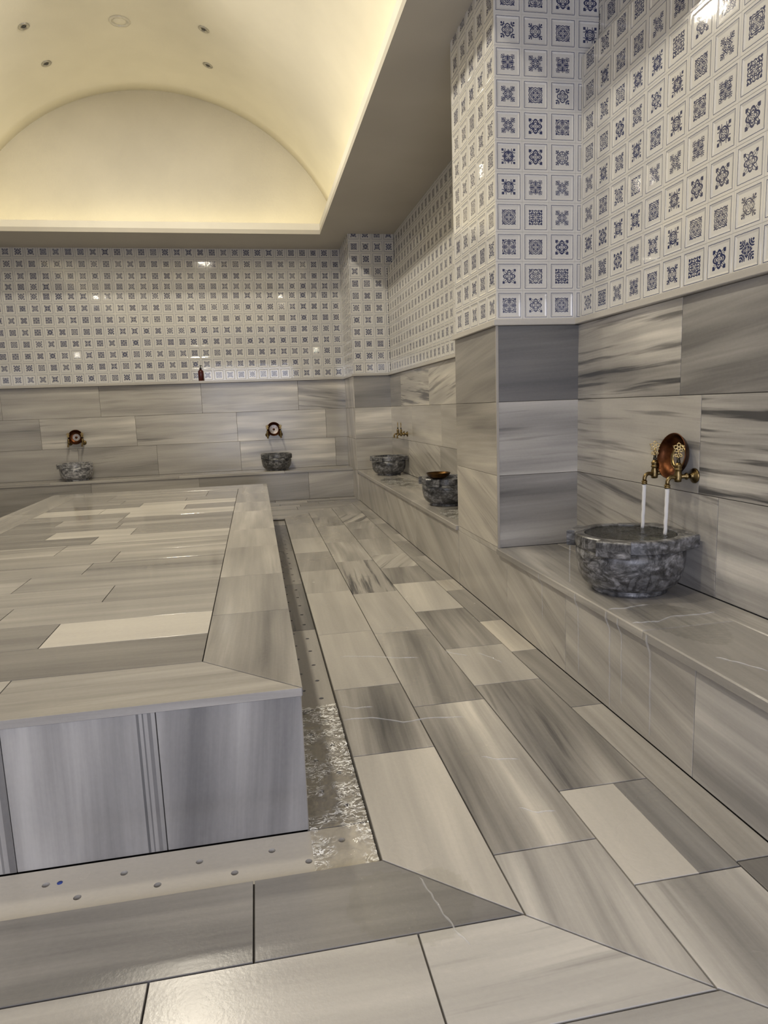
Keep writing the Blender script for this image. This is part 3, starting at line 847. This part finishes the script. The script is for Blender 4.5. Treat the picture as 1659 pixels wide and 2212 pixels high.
for a, b_, k in ((-.32, .0805, K(.28, .50, .0, .10, .0)), (-.717, -.32, K(.48, .55, .10, .0, .0)), (-1.3, -.717, K(.45, .6, .3, 0, .0)), (PX0 + .006, -1.3, K(.5, .4, .1, 0, .0))):
    s.rect(a, b_, zb, zt, 'back', (0, PY0 + .006, 0), gap=.0012, thick=.02, along=1, **k)
for frame, x in (('left', PX1 - .006), ('right', PX0 + .006)):
    e_ = [PY0 + .006] + [PY0 + .8 * k for k in range(1, 7)] + [PY1 - .006]
    for a, b_ in zip(e_, e_[1:]): s.rect(a, b_, zb, zt, frame, (x, 0, 0), gap=.0012, thick=.02, along=1, **rt())
s.rect(PX0 + .006, -1.0, zb, zt, 'front', (0, PY1 - .006, 0), gap=.0012, thick=.02, along=1, **rt())
s.rect(-1.0, PX1 - .006, zb, zt, 'front', (0, PY1 - .006, 0), gap=.0012, thick=.02, along=1, **rt())
s.done('side_panel', M['wall'], plat)
bm = bmesh.new(); box(bm, PX0 + .024, PX1 - .024, PY0 + .024, PY1 - .024, -.02, zt - .001); build('core', fix(bm), M['grout'], plat)
# narrow dark bands in two of the front panels
for x, wd in ((-.337, .010), (-.354, .004), (-.368, .007), (-.727, .016), (-.750, .006)):
    s = Slabs()
    s.rect(x - wd / 2, x + wd / 2, zb + .002, zt - .002, 'back', (0, PY0 + .0056, 0), tone=.10, con=.35, streak=.0, along=1, thick=.0006, gap=.0001, ch=.0001, warm=0)
    s.done('dark_vein', M['wall'], plat)

# ================================================================== GUTTER COVERS (perforated slabs)
ZG = -.025
def cover(label, x0, x1, y0, y1, holes, k, axis, hr=.010):
    """a slab with drilled holes: cells along one axis, one or two files of holes"""
    e = empty('drain_cover', ((x0 + x1) / 2, (y0 + y1) / 2, ZG - .03)); tag(e, label, 'drain cover', 'perforated drain covers')
    sl = Slabs(); bm = sl.bm
    ou, ov = R_(-30, 30), R_(-30, 30)
    lo = Vector((e.location.x, e.location.y, 0))
    def vtx(x, y, z): return bm.verts.new((x - lo.x, y - lo.y, z - (ZG - .03)))
    def quadface(vs):
        f = bm.faces.new(vs)
        for l in f.loops:
            a, b_ = l.vert.co.x, l.vert.co.y
            if axis == 'y': a, b_ = b_, a
            l[sl.uv].uv = (a + ou, b_ + ov); l[sl.tone] = (k['tone'], k['con'], k['streak'], k['warm'])
        return f
    g = .002
    x0, x1, y0, y1 = x0 + g, x1 - g, y0 + g, y1 - g
    files = {}
    for hx, hy in holes:
        key = round(hx if axis == 'y' else hy, 3); files.setdefault(key, []).append(hy if axis == 'y' else hx)
    keys = sorted(files)
    lim = [x0 if axis == 'y' else y0] + [(a + b_) / 2 for a, b_ in zip(keys, keys[1:])] + [x1 if axis == 'y' else y1]
    A0, A1 = (y0, y1) if axis == 'y' else (x0, x1)
    P = (lambda s_, c, z: vtx(c, s_, z)) if axis == 'y' else (lambda s_, c, z: vtx(s_, c, z))
    for key, c0, c1 in zip(keys, lim, lim[1:]):
        hs = sorted(files[key]); cuts = [A0] + [(a + b_) / 2 for a, b_ in zip(hs, hs[1:])] + [A1]
        for h, a0, a1 in zip(hs, cuts, cuts[1:]):
            n = 16
            outer, ring, deep = [], [], []
            for i in range(n):
                th = 2 * PI * i / n + PI / 4
                dx, dy = math.cos(th), math.sin(th)
                tx = ((a1 - h) / dx) if dx > 1e-9 else ((a0 - h) / dx if dx < -1e-9 else 1e9)
                ty = ((c1 - key) / dy) if dy > 1e-9 else ((c0 - key) / dy if dy < -1e-9 else 1e9)
                tt = min(tx, ty); outer.append((h + dx * tt, key + dy * tt))
                ring.append((h + dx * hr, key + dy * hr)); 
            # make sure the cell's own corners are included
            for cx_, cy_ in ((a0, c0), (a0, c1), (a1, c0), (a1, c1)):
                j = min(range(n), key=lambda i: (outer[i][0] - cx_) ** 2 + (outer[i][1] - cy_) ** 2)
                outer[j] = (cx_, cy_)
            vo = [P(a, c, ZG) for a, c in outer]; vr = [P(a, c, ZG) for a, c in ring]; vd = [P(a, c, ZG - .030) for a, c in ring]
            for i in range(n):
                j = (i + 1) % n
                quadface((vo[i], vo[j], vr[j], vr[i])); quadface((vr[i], vr[j], vd[j], vd[i]))
    vb = [vtx(x, y, ZG - .030) for x, y in ((x0, y0), (x1, y0), (x1, y1), (x0, y1))]
    vt = [vtx(x, y, ZG) for x, y in ((x0, y0), (x1, y0), (x1, y1), (x0, y1))]
    for i in range(4): quadface((vt[i], vt[(i + 1) % 4], vb[(i + 1) % 4], vb[i]))
    bm.normal_update()
    bad = [f for f in bm.faces if abs(f.normal.z) > .9 and f.normal.z < 0]
    bmesh.ops.reverse_faces(bm, faces=bad)
    return e, build('slab', bm, M['floor'], e)
fh = []
x = -2.15
k_ = 0
for i in range(12): fh.append((.169 - .1985 * i, 1.772))
for i in range(12): fh.append((.069 - .1995 * i, 1.702))
e, sl = cover('long white perforated drain slab along the platform front', -2.2645, GX, GY, PY0 + .004, fh, K(.84, .10, .0, 0, .25), 'x')
bm = bmesh.new(); lathe(bm, [(.0075, -.0005), (.007, .0012), (.0005, .0016)], 14); o = build('blue_spot', fix(bm), M['blue'], e)
o.location = (-.590 - e.location.x, 1.772 - e.location.y, .03); o['label'] = 'small blue spot'
def dbl(y0, y1, x_a=.135, x_b=.205):
    out = []; y = y0 + .10; i = 0
    while y < y1 - .03: out.append((x_a if i % 2 else x_b, y)); y += .098; i += 1
    return out
yc = PY0 + .006
for a, b_, k, lab in ((yc, 2.65, K(.46, .30, .1, 0, .3), 'drain slab under the splashing water beside the platform corner'),
                      (2.65, 3.68, K(.56, .25, .0, 0, .35), 'pale perforated drain slab beside the platform, next beyond the splashing water'),
                      (3.68, 4.715, K(.24, .45, .4, .0, .35), 'dark grey perforated drain slab with black streaks beside the platform'),
                      (4.715, 5.9, K(.33, .40, .15, 0, .4), 'dull grey drain slab midway along the platform'),
                      (5.9, 7.30, K(.27, .40, .2, 0, .4), 'dark greenish drain slab at the far end of the gutter'),
                      (7.30, 7.598, K(.60, .3, .0, 0, .4), 'short pale drain slab closing the far end of the gutter')):
    cover(lab, PX1 - .012, GX, a, b_, dbl(a, b_), k, 'y')

# ================================================================== WATER
def ripple_sheet(name, x0, x1, y0, y1, z, amp, wl, res, mat, edge=.03, keep=None):
    bm = bmesh.new(); nx, ny = max(2, int((x1 - x0) / res)), max(2, int((y1 - y0) / res)); g = {}
    for i in range(nx + 1):
        for j in range(ny + 1):
            x, y = x0 + (x1 - x0) * i / nx, y0 + (y1 - y0) * j / ny
            if keep and not keep(x, y): continue
            h = noise.noise(Vector((x / wl, y / (wl * 1.0), .3))) * .6 + noise.noise(Vector((x / wl * 2.3 + 9, y / wl * 2.3, 1.7))) * .35 + noise.noise(Vector((x / wl * 5.1, y / wl * 5.1 + 4, 2.7))) * .16
            a = amp * (.35 + .65 * min(1, max(0, noise.noise(Vector((x * 5, y * 5, 5))) * 1.6 + .55)))
            g[i, j] = bm.verts.new((x, y, z + a * h))
    for i in range(nx):
        for j in range(ny):
            v = [g.get(k) for k in ((i, j), (i + 1, j), (i + 1, j + 1), (i, j + 1))]
            if all(v): bm.faces.new(v).smooth = True
    return build(name, bm, mat, None, True)
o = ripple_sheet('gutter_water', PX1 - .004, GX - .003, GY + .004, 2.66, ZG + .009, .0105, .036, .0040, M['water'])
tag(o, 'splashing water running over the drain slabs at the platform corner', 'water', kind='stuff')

def puddle(name, cx, cy, rx, ry_, z, seed, label, amp=.0010, wl=.05, mat='film'):
    o = ripple_sheet(name, cx - rx, cx + rx, cy - ry_, cy + ry_, z, amp, wl, .012, M[mat],
                     keep=lambda x, y: ((x - cx) / rx) ** 2 + ((y - cy) / ry_) ** 2 < .80 + .5 * noise.noise(Vector((x * 6, y * 4, seed))))
    return tag(o, label, 'puddle', kind='stuff')
puddle('puddle', 1.49, 7.05, .20, .60, ZB + .0016, 1.3, 'rippling puddle on the bench below the far corner basin', .0016, .045, 'rippled')
puddle('puddle', 1.47, 4.75, .18, .34, ZB + .0016, 2.3, 'rippling puddle on the bench below the basin behind the near pillar', .0016, .045, 'rippled')
puddle('puddle', 1.46, 2.10, .17, .26, ZB + .0014, 3.3, 'thin puddle on the near bench in front of the filled basin', .0010, .06)
puddle('puddle', .30, 1.46, .17, .15, .0014, 4.3, 'puddle on the dark mitred floor slab by the gutter corner', .0012, .05)

# ================================================================== BASINS
def hull(P):
    P = sorted(P)
    def half(Q):
        h = []
        for p in Q:
            while len(h) > 1 and (h[-1][0] - h[-2][0]) * (p[1] - h[-2][1]) - (h[-1][1] - h[-2][1]) * (p[0] - h[-2][0]) <= 0: h.pop()
            h.append(p)
        return h[:-1]
    return half(P) + half(P[::-1])
BR, BC = .220, .238                        # bowl radius, distance of its axis from the wall
def basin_proto():
    e = empty('basin')
    n = 96
    bm = bmesh.new()
    outer = [(.150, 0), (.152, .004), (.150, .015), (.146, .018), (.172, .028), (.192, .046), (.207, .075), (.2155, .112), (.2190, .150), (.2195, .195)]
    inner = [(.182, .195), (.178, .150), (.160, .095), (.12, .055), (.04, .042), (.002, .040)]
    lathe(bm, outer + inner, n, Matrix.Translation((0, -BC, 0)))
    build('bowl', fix(bm), M['stone'], e)
    # rim: round in front with two lugs, running back to two square ears at the wall
    H_ = hull([((BR + .004) * math.cos(2 * PI * i / 180), (BR + .004) * math.sin(2 * PI * i / 180)) for i in range(180)] + [(.150, .222), (-.150, .222)])
    bm = bmesh.new()
    lw = 15.0
    angs = sorted(set([2 * PI * i / n for i in range(n)] + [math.radians(a) for L in (225, 315) for a in (L - lw - .6, L - lw, L + lw, L + lw + .6)] + [math.atan2(.222, .150), PI - math.atan2(.222, .150)]))
    def rho(th):
        c, s_ = math.cos(th), math.sin(th); best = BR
        for i in range(len(H_)):
            (x1, y1), (x2, y2) = H_[i - 1], H_[i]
            den = c * (y2 - y1) - s_ * (x2 - x1)
            if abs(den) < 1e-12: continue
            t = (x1 * (y2 - y1) - y1 * (x2 - x1)) / den; u_ = (x1 * s_ - y1 * c) / den
            if t > 0 and -1e-6 <= u_ <= 1 + 1e-6: best = t; break
        if s_ < 0:
            for L in (225, 315):
                d = abs(math.degrees(th) - L)
                if d <= lw + .05: best = .250 / math.cos(math.radians(d))
        return best
    prof = []
    for th in angs:
        c, s_ = math.cos(th), math.sin(th); r = rho(th)
        lug = r > .24 and s_ < 0; zl = .180 if lug else .190
        prof.append((th, [(r - .005, zl), (r, zl + .005), (r, .240), (r - .005, .245), (.190, .245), (.184, .240), (.182, zl)]))
    vs = [[bm.verts.new((r * math.cos(th), -BC + r * math.sin(th), z)) for r, z in p] for th, p in prof]
    m = len(vs)
    for i in range(m):
        a, b_ = vs[i], vs[(i + 1) % m]
        for k in range(7): bm.faces.new((a[k], b_[k], b_[(k + 1) % 7], a[(k + 1) % 7]))
    build('rim', fix(bm), M['stone'], e)
    return e
RZ = -PI / 2
bas = basin_proto()
basins = [((XW - .019, 2.553, ZB), RZ, 'dark veined stone basin brimming with water on the near bench'),
          ((XW - .020, 7.90, ZB), RZ, 'grey stone basin on the bench by the far corner pillar'),
          ((XW - .060, 5.26, ZB), RZ, 'dark stone basin half hidden behind the near pillar, with a copper bowl on its rim'),
          ((-2.318, YW - .030, ZB), 0, 'light grey spotted stone basin on the far bench, the left one of two'),
          ((.258, YW - .030, ZB), 0, 'dark grey stone basin on the far bench below the bowl with a silver disc')]
for i, (loc, rz, lab) in enumerate(basins):
    e = bas if i == 0 else copy_tree(bas)
    e.location = loc; e.rotation_euler = (0, 0, rz); tag(e, lab, 'basin', 'stone wash basins')
    if i:
        e.scale = (.92, .92, .92)
        for ch in e.children:
            ch.material_slots[0].link = 'OBJECT'; ch.material_slots[0].material = M[('stone', 'stone', 'stone_dull', 'stone_light', 'stone_dull')[i]]

# water in the near basin
bcx, bcy = basins[0][0][0] - BC, basins[0][0][1]
SP = [(1.655, 2.474), (1.655, 2.640)]
o = ripple_sheet('basin_water', bcx - .186, bcx + .186, bcy - .186, bcy + .186, ZB + .2395, .0040, .05, .005, M['pool'], keep=lambda x, y: (x - bcx) ** 2 + (y - bcy) ** 2 < .1835 ** 2)
tag(o, 'water filling the near stone basin to its rim', 'water', kind='stuff')

# ================================================================== TAPS
def tap_proto():
    e = empty('tap')                       # origin on the wall, reaching out along -y
    X = Matrix.Rotation(PI / 2, 4, 'X')    # local z -> -y
    bm = bmesh.new()
    lathe(bm, [(.031, 0), (.031, .004), (.027, .008), (.016, .013), (.011, .020), (.0105, .024)], 28, X); build('wall_flange', fix(bm), M['brass'], e)
    bm = bmesh.new()
    lathe(bm, [(.0085, .020), (.0085, .034), (.014, .036), (.0145, .040), (.012, .044), (.0085, .047), (.0085, .076)], 18, X); build('supply_pipe', fix(bm), M['brass'], e)
    bm = bmesh.new()
    Z = Matrix.Translation((0, -.077, 0))
    lathe(bm, [(.009, -.022), (.0135, -.020), (.0145, -.010), (.0150, .012), (.0125, .020), (.0125, .026), (.0155, .028), (.0155, .032), (.0130, .034), (.0130, .040), (.0150, .042), (.0150, .047), (.011, .052), (.0085, .058)], 20, Z)
    build('valve_body', fix(bm), M['brass'], e)
    bm = bmesh.new()
    lathe(bm, [(.0080, .056), (.0065, .060), (.0085, .064), (.0060, .068), (.0060, .078)], 14, Z); build('valve_stem', fix(bm), M['brass_dark'], e)
    bm = bmesh.new()
    pts = [(0, -.086, -.004), (0, -.098, -.001)] + [(0, -.104 - .020 * math.sin(a), -.022 + .022 * math.cos(a)) for a in [PI / 2 * k / 7 for k in range(8)]] + [(0, -.124, -.030)]
    tube(bm, pts, [.0095, .0085] + [.0082] * 8 + [.0085], 14)
    lathe(bm, [(.0090, -.030), (.0120, -.031), (.0120, -.035), (.0105, -.036), (.0105, -.038), (.0120, -.039), (.0120, -.043), (.0100, -.046), (.0065, -.046)], 18, Matrix.Translation((0, -.124, 0)))
    build('spout', fix(bm), M['brass'], e)
    # openwork key: rings round a centre, on a fan
    bm = bmesh.new()
    y = -.077
    def ring(cx, cz, r, rt_=.0024):
        n = 20; tube(bm, [(cx + r * math.cos(2 * PI * i / n), y, cz + r * math.sin(2 * PI * i / n)) for i in range(n + 1)], rt_, 8)
    c = .113
    for cx, cz, r in ((0, c + .0165, .0062), (-.0115, c + .0075, .0068), (.0115, c + .0075, .0068), (-.0085, c - .0055, .0055), (.0085, c - .0055, .0055), (0, c + .002, .0055), (-.0085, .0865, .0050), (.0085, .0865, .0050), (0, .0850, .0042)):
        ring(cx, cz, r)
    for cx, cz in ((0, c + .0255), (-.0205, c + .012), (.0205, c + .012), (-.0165, c - .0095), (.0165, c - .0095)):
        tube(bm, [(cx - .001, y, cz - .002), (cx, y, cz), (cx + .001, y, cz + .002)], [.001, .0032, .001], 8)
    tube(bm, [(0, y, .074), (0, y, .082)], .0052, 10)
    tube(bm, [(0, y, .080), (0, y, .094), (0, y, .108)], [.0040, .0045, .0035], 8)
    tube(bm, [(-.013, y, .0815), (-.006, y, .096)], .0022, 8); tube(bm, [(.013, y, .0815), (.006, y, .096)], .0022, 8); tube(bm, [(-.0135, y, .0812), (.0135, y, .0812)], .0024, 8)
    bmesh.ops.translate(bm, verts=bm.verts, vec=(0, .077, 0))
    o = build('key_handle', fix(bm), M['brass_key'], e); o.location = (0, -.077, 0)
    return e
ZT = .876
tap = tap_proto()
taps = [((XW - .0185, 2.474, ZT), RZ, 'running brass tap over the near basin, the nearer of the pair'), ((XW - .0185, 2.640, ZT), RZ, 'running brass tap over the near basin, the one beside the pillar'),
        ((XW - .0185, 7.818, ZT), RZ, 'closed brass tap by the far corner pillar, the nearer of the pair'), ((XW - .0185, 7.996, ZT), RZ, 'closed brass tap by the far corner pillar, the farther of the pair'),
        ((-2.412, YW - .0225, ZT), 0, 'brass tap left of the copper bowl over the light grey far basin'), ((-2.240, YW - .0225, ZT), 0, 'brass tap right of the copper bowl over the light grey far basin'),
        ((.163, YW - .0225, ZT), 0, 'brass tap left of the silver-centred bowl on the far wall'), ((.341, YW - .0225, ZT), 0, 'brass tap right of the silver-centred bowl on the far wall')]
for i, (loc, rz, lab) in enumerate(taps):
    e = tap if i == 0 else copy_tree(tap)
    e.location = loc; e.rotation_euler = (0, 0, rz); tag(e, lab, 'tap', 'brass key taps')
    for ch in e.children:
        if ch.name.startswith('key_handle'): ch.rotation_euler = (0, 0, 1.0 + .12 * i if i < 2 else 0)     # opened: the key stands turned

# falling water
for i, (y, lab) in enumerate(((2.474, 'thick stream of water falling from the nearer running tap'), (2.640, 'thick stream of water falling from the running tap beside the pillar'))):
    bm = bmesh.new(); x = XW - .0185 - .124
    zt, zb = ZT - .044, ZB + .236
    nseg = 14
    tube(bm, [(x - .004 * (k / nseg) ** 1.5 + .0006 * math.sin(k * 1.7), y + .0006 * math.cos(k * 1.3), zt + (zb - zt) * k / nseg) for k in range(nseg + 1)], [.0082 - .0012 * k / nseg + .0004 * math.sin(k * 2.1 + i) for k in range(nseg + 1)], 14)
    o = build('water_stream', fix(bm), M['stream'], None, True)
    tag(o, lab, 'water stream', 'falling water')
    # churned ring where it lands
    bm = bmesh.new()
    for k in range(26):
        a, r = R_(0, 2 * PI), R_(.008, .034); h = R_(.002, .008)
        c = Vector((x - .004 + r * math.cos(a), y + r * math.sin(a), ZB + .2385))
        lathe(bm, [(.0075 * R_(.6, 1.2), 0), (.006, h * .6), (.0025, h)], 8, Matrix.Translation(c))
    o = build('splash', fix(bm), M['film'], None, True); tag(o, 'churned water where the %s stream lands in the basin' % ('nearer' if i == 0 else 'farther'), 'splash', kind='stuff')

# overflow: a thread from the far lug and trickles over the bench edge
bm = bmesh.new()
lx, ly = bcx - .178, bcy + .178
tube(bm, [(lx, ly, ZB + .192), (lx - .008, ly - .004, ZB + .16), (lx - .012, ly - .010, ZB + .09), (lx - .014, ly - .016, ZB + .002)], [.006, .004, .003, .003], 8)
for y, w_, z_ in ((2.56, .0035, .03), (2.30, .004, .0), (2.215, .003, .06), (2.025, .0045, .02), (2.93, .0025, .16)):
    p = [(XF - .0175, y, ZB - .004)] + [(XF - .0175 + (.016 if k > 0 else 0), y - .010 * k / 8 + .002 * math.sin(k * 1.9 + y * 9), ZB - .030 - (ZB - .034 - z_) * k / 8) for k in range(9)]
    tube(bm, p, [w_ * .8] + [w_ * (1 - .05 * k) for k in range(9)], 8)
o = build('overflow', fix(bm), M['trickle'], None, True); tag(o, 'threads of water spilling from the near basin and down the bench front', 'water', kind='stuff')

# thin rivulets crossing the stone
for zz, lines in ((.0006, [[(0.337, 3.148), (0.459, 3.119), (0.586, 3.063), (0.704, 3.029)] ,
    [(0.265, 2.468), (0.371, 2.465), (0.485, 2.393), (0.616, 2.399), (0.729, 2.372)] ,
    [(0.268, 2.591), (0.33, 2.561), (0.396, 2.556)] ,
    [(0.341, 1.538), (0.355, 1.474), (0.364, 1.42), (0.381, 1.344), (0.4, 1.298)] ,
    [(0.992, 3.016), (1.035, 2.94), (1.063, 2.858)] ,
    [(0.692, 2.071), (0.74, 2.043), (0.808, 2.025)] ,
    [(0.702, 1.761), (0.746, 1.727), (0.801, 1.72)] ,
    [(0.844, 3.072), (0.891, 3.032), (0.935, 2.987)] ,]), (ZB + .0006, [[(1.288, 2.136), (1.330, 2.132), (1.379, 2.124), (1.471, 2.164), (1.547, 2.152), (1.642, 2.163)] ,
    [(1.290, 2.309), (1.356, 2.303), (1.464, 2.32)] ,
    [(1.349, 1.769), (1.383, 1.72), (1.421, 1.634)] ,])):
    bm = bmesh.new()
    for ln in lines:
        P = []
        for (xa, ya), (xb, yb) in zip(ln, ln[1:]):
            for k in range(4): P.append((xa + (xb - xa) * k / 4 + .002 * math.sin(len(P) * 1.9), ya + (yb - ya) * k / 4 + .003 * math.sin(len(P) * 1.3), zz))
        P.append((*ln[-1], zz))
        tube(bm, P, [.0006] + [.0026 + .0009 * math.sin(k * 2.2) for k in range(len(P) - 2)] + [.0006], 8)
    o = build('rivulets', fix(bm), M['rivulet'], None, True); tag(o, 'thin rivulets of water crossing the ' + ('paving of the aisle' if zz < .1 else 'top of the near bench'), 'water', kind='stuff')

# ================================================================== COPPER BOWLS
def bowl_mesh(e, inside, boss):
    bm = bmesh.new()
    prof = [(.0005, .0), (.045, .001), (.070, .010), (.086, .026), (.0930, .044), (.0965, .046), (.0955, .049), (.0920, .0475), (.0840, .029), (.068, .0135), (.052, .0075)]
    lathe(bm, prof + [(.046, .0062), (.0005, .0058)], 48); build('bowl', fix(bm), M['copper_dark' if inside is None else 'copper'], e)
    if inside:
        bm = bmesh.new(); lathe(bm, [(.0005, .0064)] + [(.02 * k, .0064 + (.0002 * k)) for k in (1, 2)] + ([(.062, .0118)] if inside == 'big' else [(.046, .0076)]), 40, cap=False); build('tinned_disc', fix(bm), M['tin'], e)
    bm = bmesh.new()
    if boss == 'ring':
        lathe(bm, [(.050, .0072), (.048, .0120), (.044, .0130), (.039, .0110), (.0375, .0070)], 40, cap=False)
        n = 60
        tube(bm, [((.053 + .0012 * math.sin(i * .9)) * math.cos(2 * PI * i / n), (.053 + .0012 * math.sin(i * .9)) * math.sin(2 * PI * i / n), .0098) for i in range(n + 1)], .0010, 6, 0)
        build('raised_ring', fix(bm), M['brass_key'], e)
    else:
        lathe(bm, [(.016, .0064), (.014, .0125), (.006, .0155), (.0005, .016)], 24); build('boss', fix(bm), M['copper'], e)
def bowl(label, loc, normal, inside, boss):
    e = empty('copper_bowl'); tag(e, label, 'bowl', 'copper bowls')
    bowl_mesh(e, inside, boss)
    e.location = loc; e.rotation_euler = Vector(normal).to_track_quat('Z', 'Y').to_euler()
    return e
bowl('copper bowl propped on its edge behind the two running taps', (XW - .028, 2.557, .948), (-1, 0, .16), 'none', 'ring')
bowl('copper bowl with a patchy silver centre, propped above the light grey far basin', (-2.326, YW - .032, .948), (0, -1, .16), 'small', 'boss')
bowl('copper bowl with a large silver disc, propped on the taps of the far wall', (.252, YW - .032, .948), (0, -1, .16), 'big', 'boss')
bowl('low brown copper bowl resting on the rim of the basin behind the near pillar', (1.395, 5.135, ZB + .2260), (0, 0, 1), None, 'boss')

# ================================================================== SOAP BOTTLE
e = empty('soap_bottle', (-.672, YW - .046, Z0T)); tag(e, 'dark red-brown pump bottle standing on the far wall ledge', 'soap bottle')
bm = bmesh.new(); lathe(bm, [(.0335, 0), (.0365, .003), (.0365, .118), (.0345, .128), (.024, .142), (.0135, .149), (.0125, .153)], 32); build('bottle', fix(bm), M['bottle'], e)
bm = bmesh.new(); lathe(bm, [(.0140, .150), (.0142, .170), (.0115, .174), (.0055, .176), (.0050, .196), (.0085, .198), (.0085, .204), (.004, .206)], 24)
tube(bm, [(-.008, 0, .2005), (.012, -.004, .2015), (.026, -.008, .1985), (.029, -.009, .193)], [.0045, .0048, .0036, .0030], 10)
build('pump', fix(bm), M['pump'], e)

# ================================================================== LIGHT
def area(name, loc, rot, sx, sy, power, col):
    l = bpy.data.lights.new(name, 'AREA'); l.shape = 'RECTANGLE'; l.size, l.size_y = sx, sy; l.energy = power; l.color = col
    o = bpy.data.objects.new(name, l); COL.objects.link(o); o.location = loc; o.rotation_euler = rot
    return o
WARM = (1.0, .85, .47)
P1 = 2.75
ZL = FT - .045
area('cove_light', (OX1 + .125, (OY0 + OY1) / 2, ZL), (PI, 0, 0), .05, OY1 - OY0, P1 * 8.35, WARM)
area('cove_light', (OX0 - .125, (OY0 + OY1) / 2, ZL), (PI, 0, 0), .05, OY1 - OY0, P1 * 8.35, WARM)
area('cove_light', ((OX0 + OX1) / 2, OY1 + .125, ZL), (PI, 0, 0), OX1 - OX0, .05, P1 * 2.7, WARM)
area('cove_light', ((OX0 + OX1) / 2, OY0 - .125, ZL), (PI, 0, 0), OX1 - OX0, .05, P1 * 3.9, WARM)
# added fill lights along the vault crown, unseen above the frame
for y, pw, tl_ in ((1.2, 42, 0), (3.0, 50, 0), (4.9, 60, 0), (6.55, 84, 0)):
    l = bpy.data.lights.new('vault_fill', 'AREA'); l.shape = 'DISK'; l.size = .26; l.energy = pw; l.color = (1.0, .915, .745)
    o = bpy.data.objects.new('vault_fill', l); COL.objects.link(o); o.location = (VX, y, VZ + VR - .08); o.rotation_euler = (tl_, 0, 0)
# cool daylight from the hall through the doorway behind the camera
area('doorway_light', ((DX0 + DX1) / 2, YFR - .2, DZ / 2 + .05), (PI / 2, 0, 0), DX1 - DX0 - .05, DZ - .15, 124.0, (.82, .845, 1.0))

wd = bpy.data.worlds.new('World'); S.world = wd; wd.use_nodes = True
wd.node_tree.nodes['Background'].inputs[0].default_value = (.02, .02, .022, 1)

# ================================================================== CAMERA
f, rx, ry, rz = 1458.03, -.15419, .03635, -.18255
Rz = Matrix.Rotation(rz, 3, 'Z'); Rx = Matrix.Rotation(rx, 3, 'X'); Ry = Matrix.Rotation(ry, 3, 'Y')
Rm = Rz @ Rx @ Ry                                  # columns: right, forward, up
cd = bpy.data.cameras.new('camera'); cam = bpy.data.objects.new('camera', cd); COL.objects.link(cam)
right, fwd, up = Rm.col[0], Rm.col[1], Rm.col[2]
mw = Matrix.Identity(4)
for i in range(3): mw[i][0], mw[i][1], mw[i][2] = right[i], up[i], -fwd[i]
mw[2][3] = 1.2
cam.matrix_world = mw
cd.sensor_fit = 'VERTICAL'; cd.sensor_height = 36.0; cd.lens = f / 2212 * 36.0
cd.clip_start = .02; cd.clip_end = 60
S.camera = cam

S.view_settings.view_transform = 'Standard'; S.view_settings.look = 'None'
S.view_settings.exposure = -0.11; S.view_settings.gamma = 1.0; S.view_settings.use_curve_mapping = False
S.cycles.max_bounces = 10; S.cycles.diffuse_bounces = 7; S.cycles.glossy_bounces = 4; S.cycles.transparent_max_bounces = 8
S.cycles.caustics_reflective = False; S.cycles.caustics_refractive = False
S.cycles.use_denoising = True
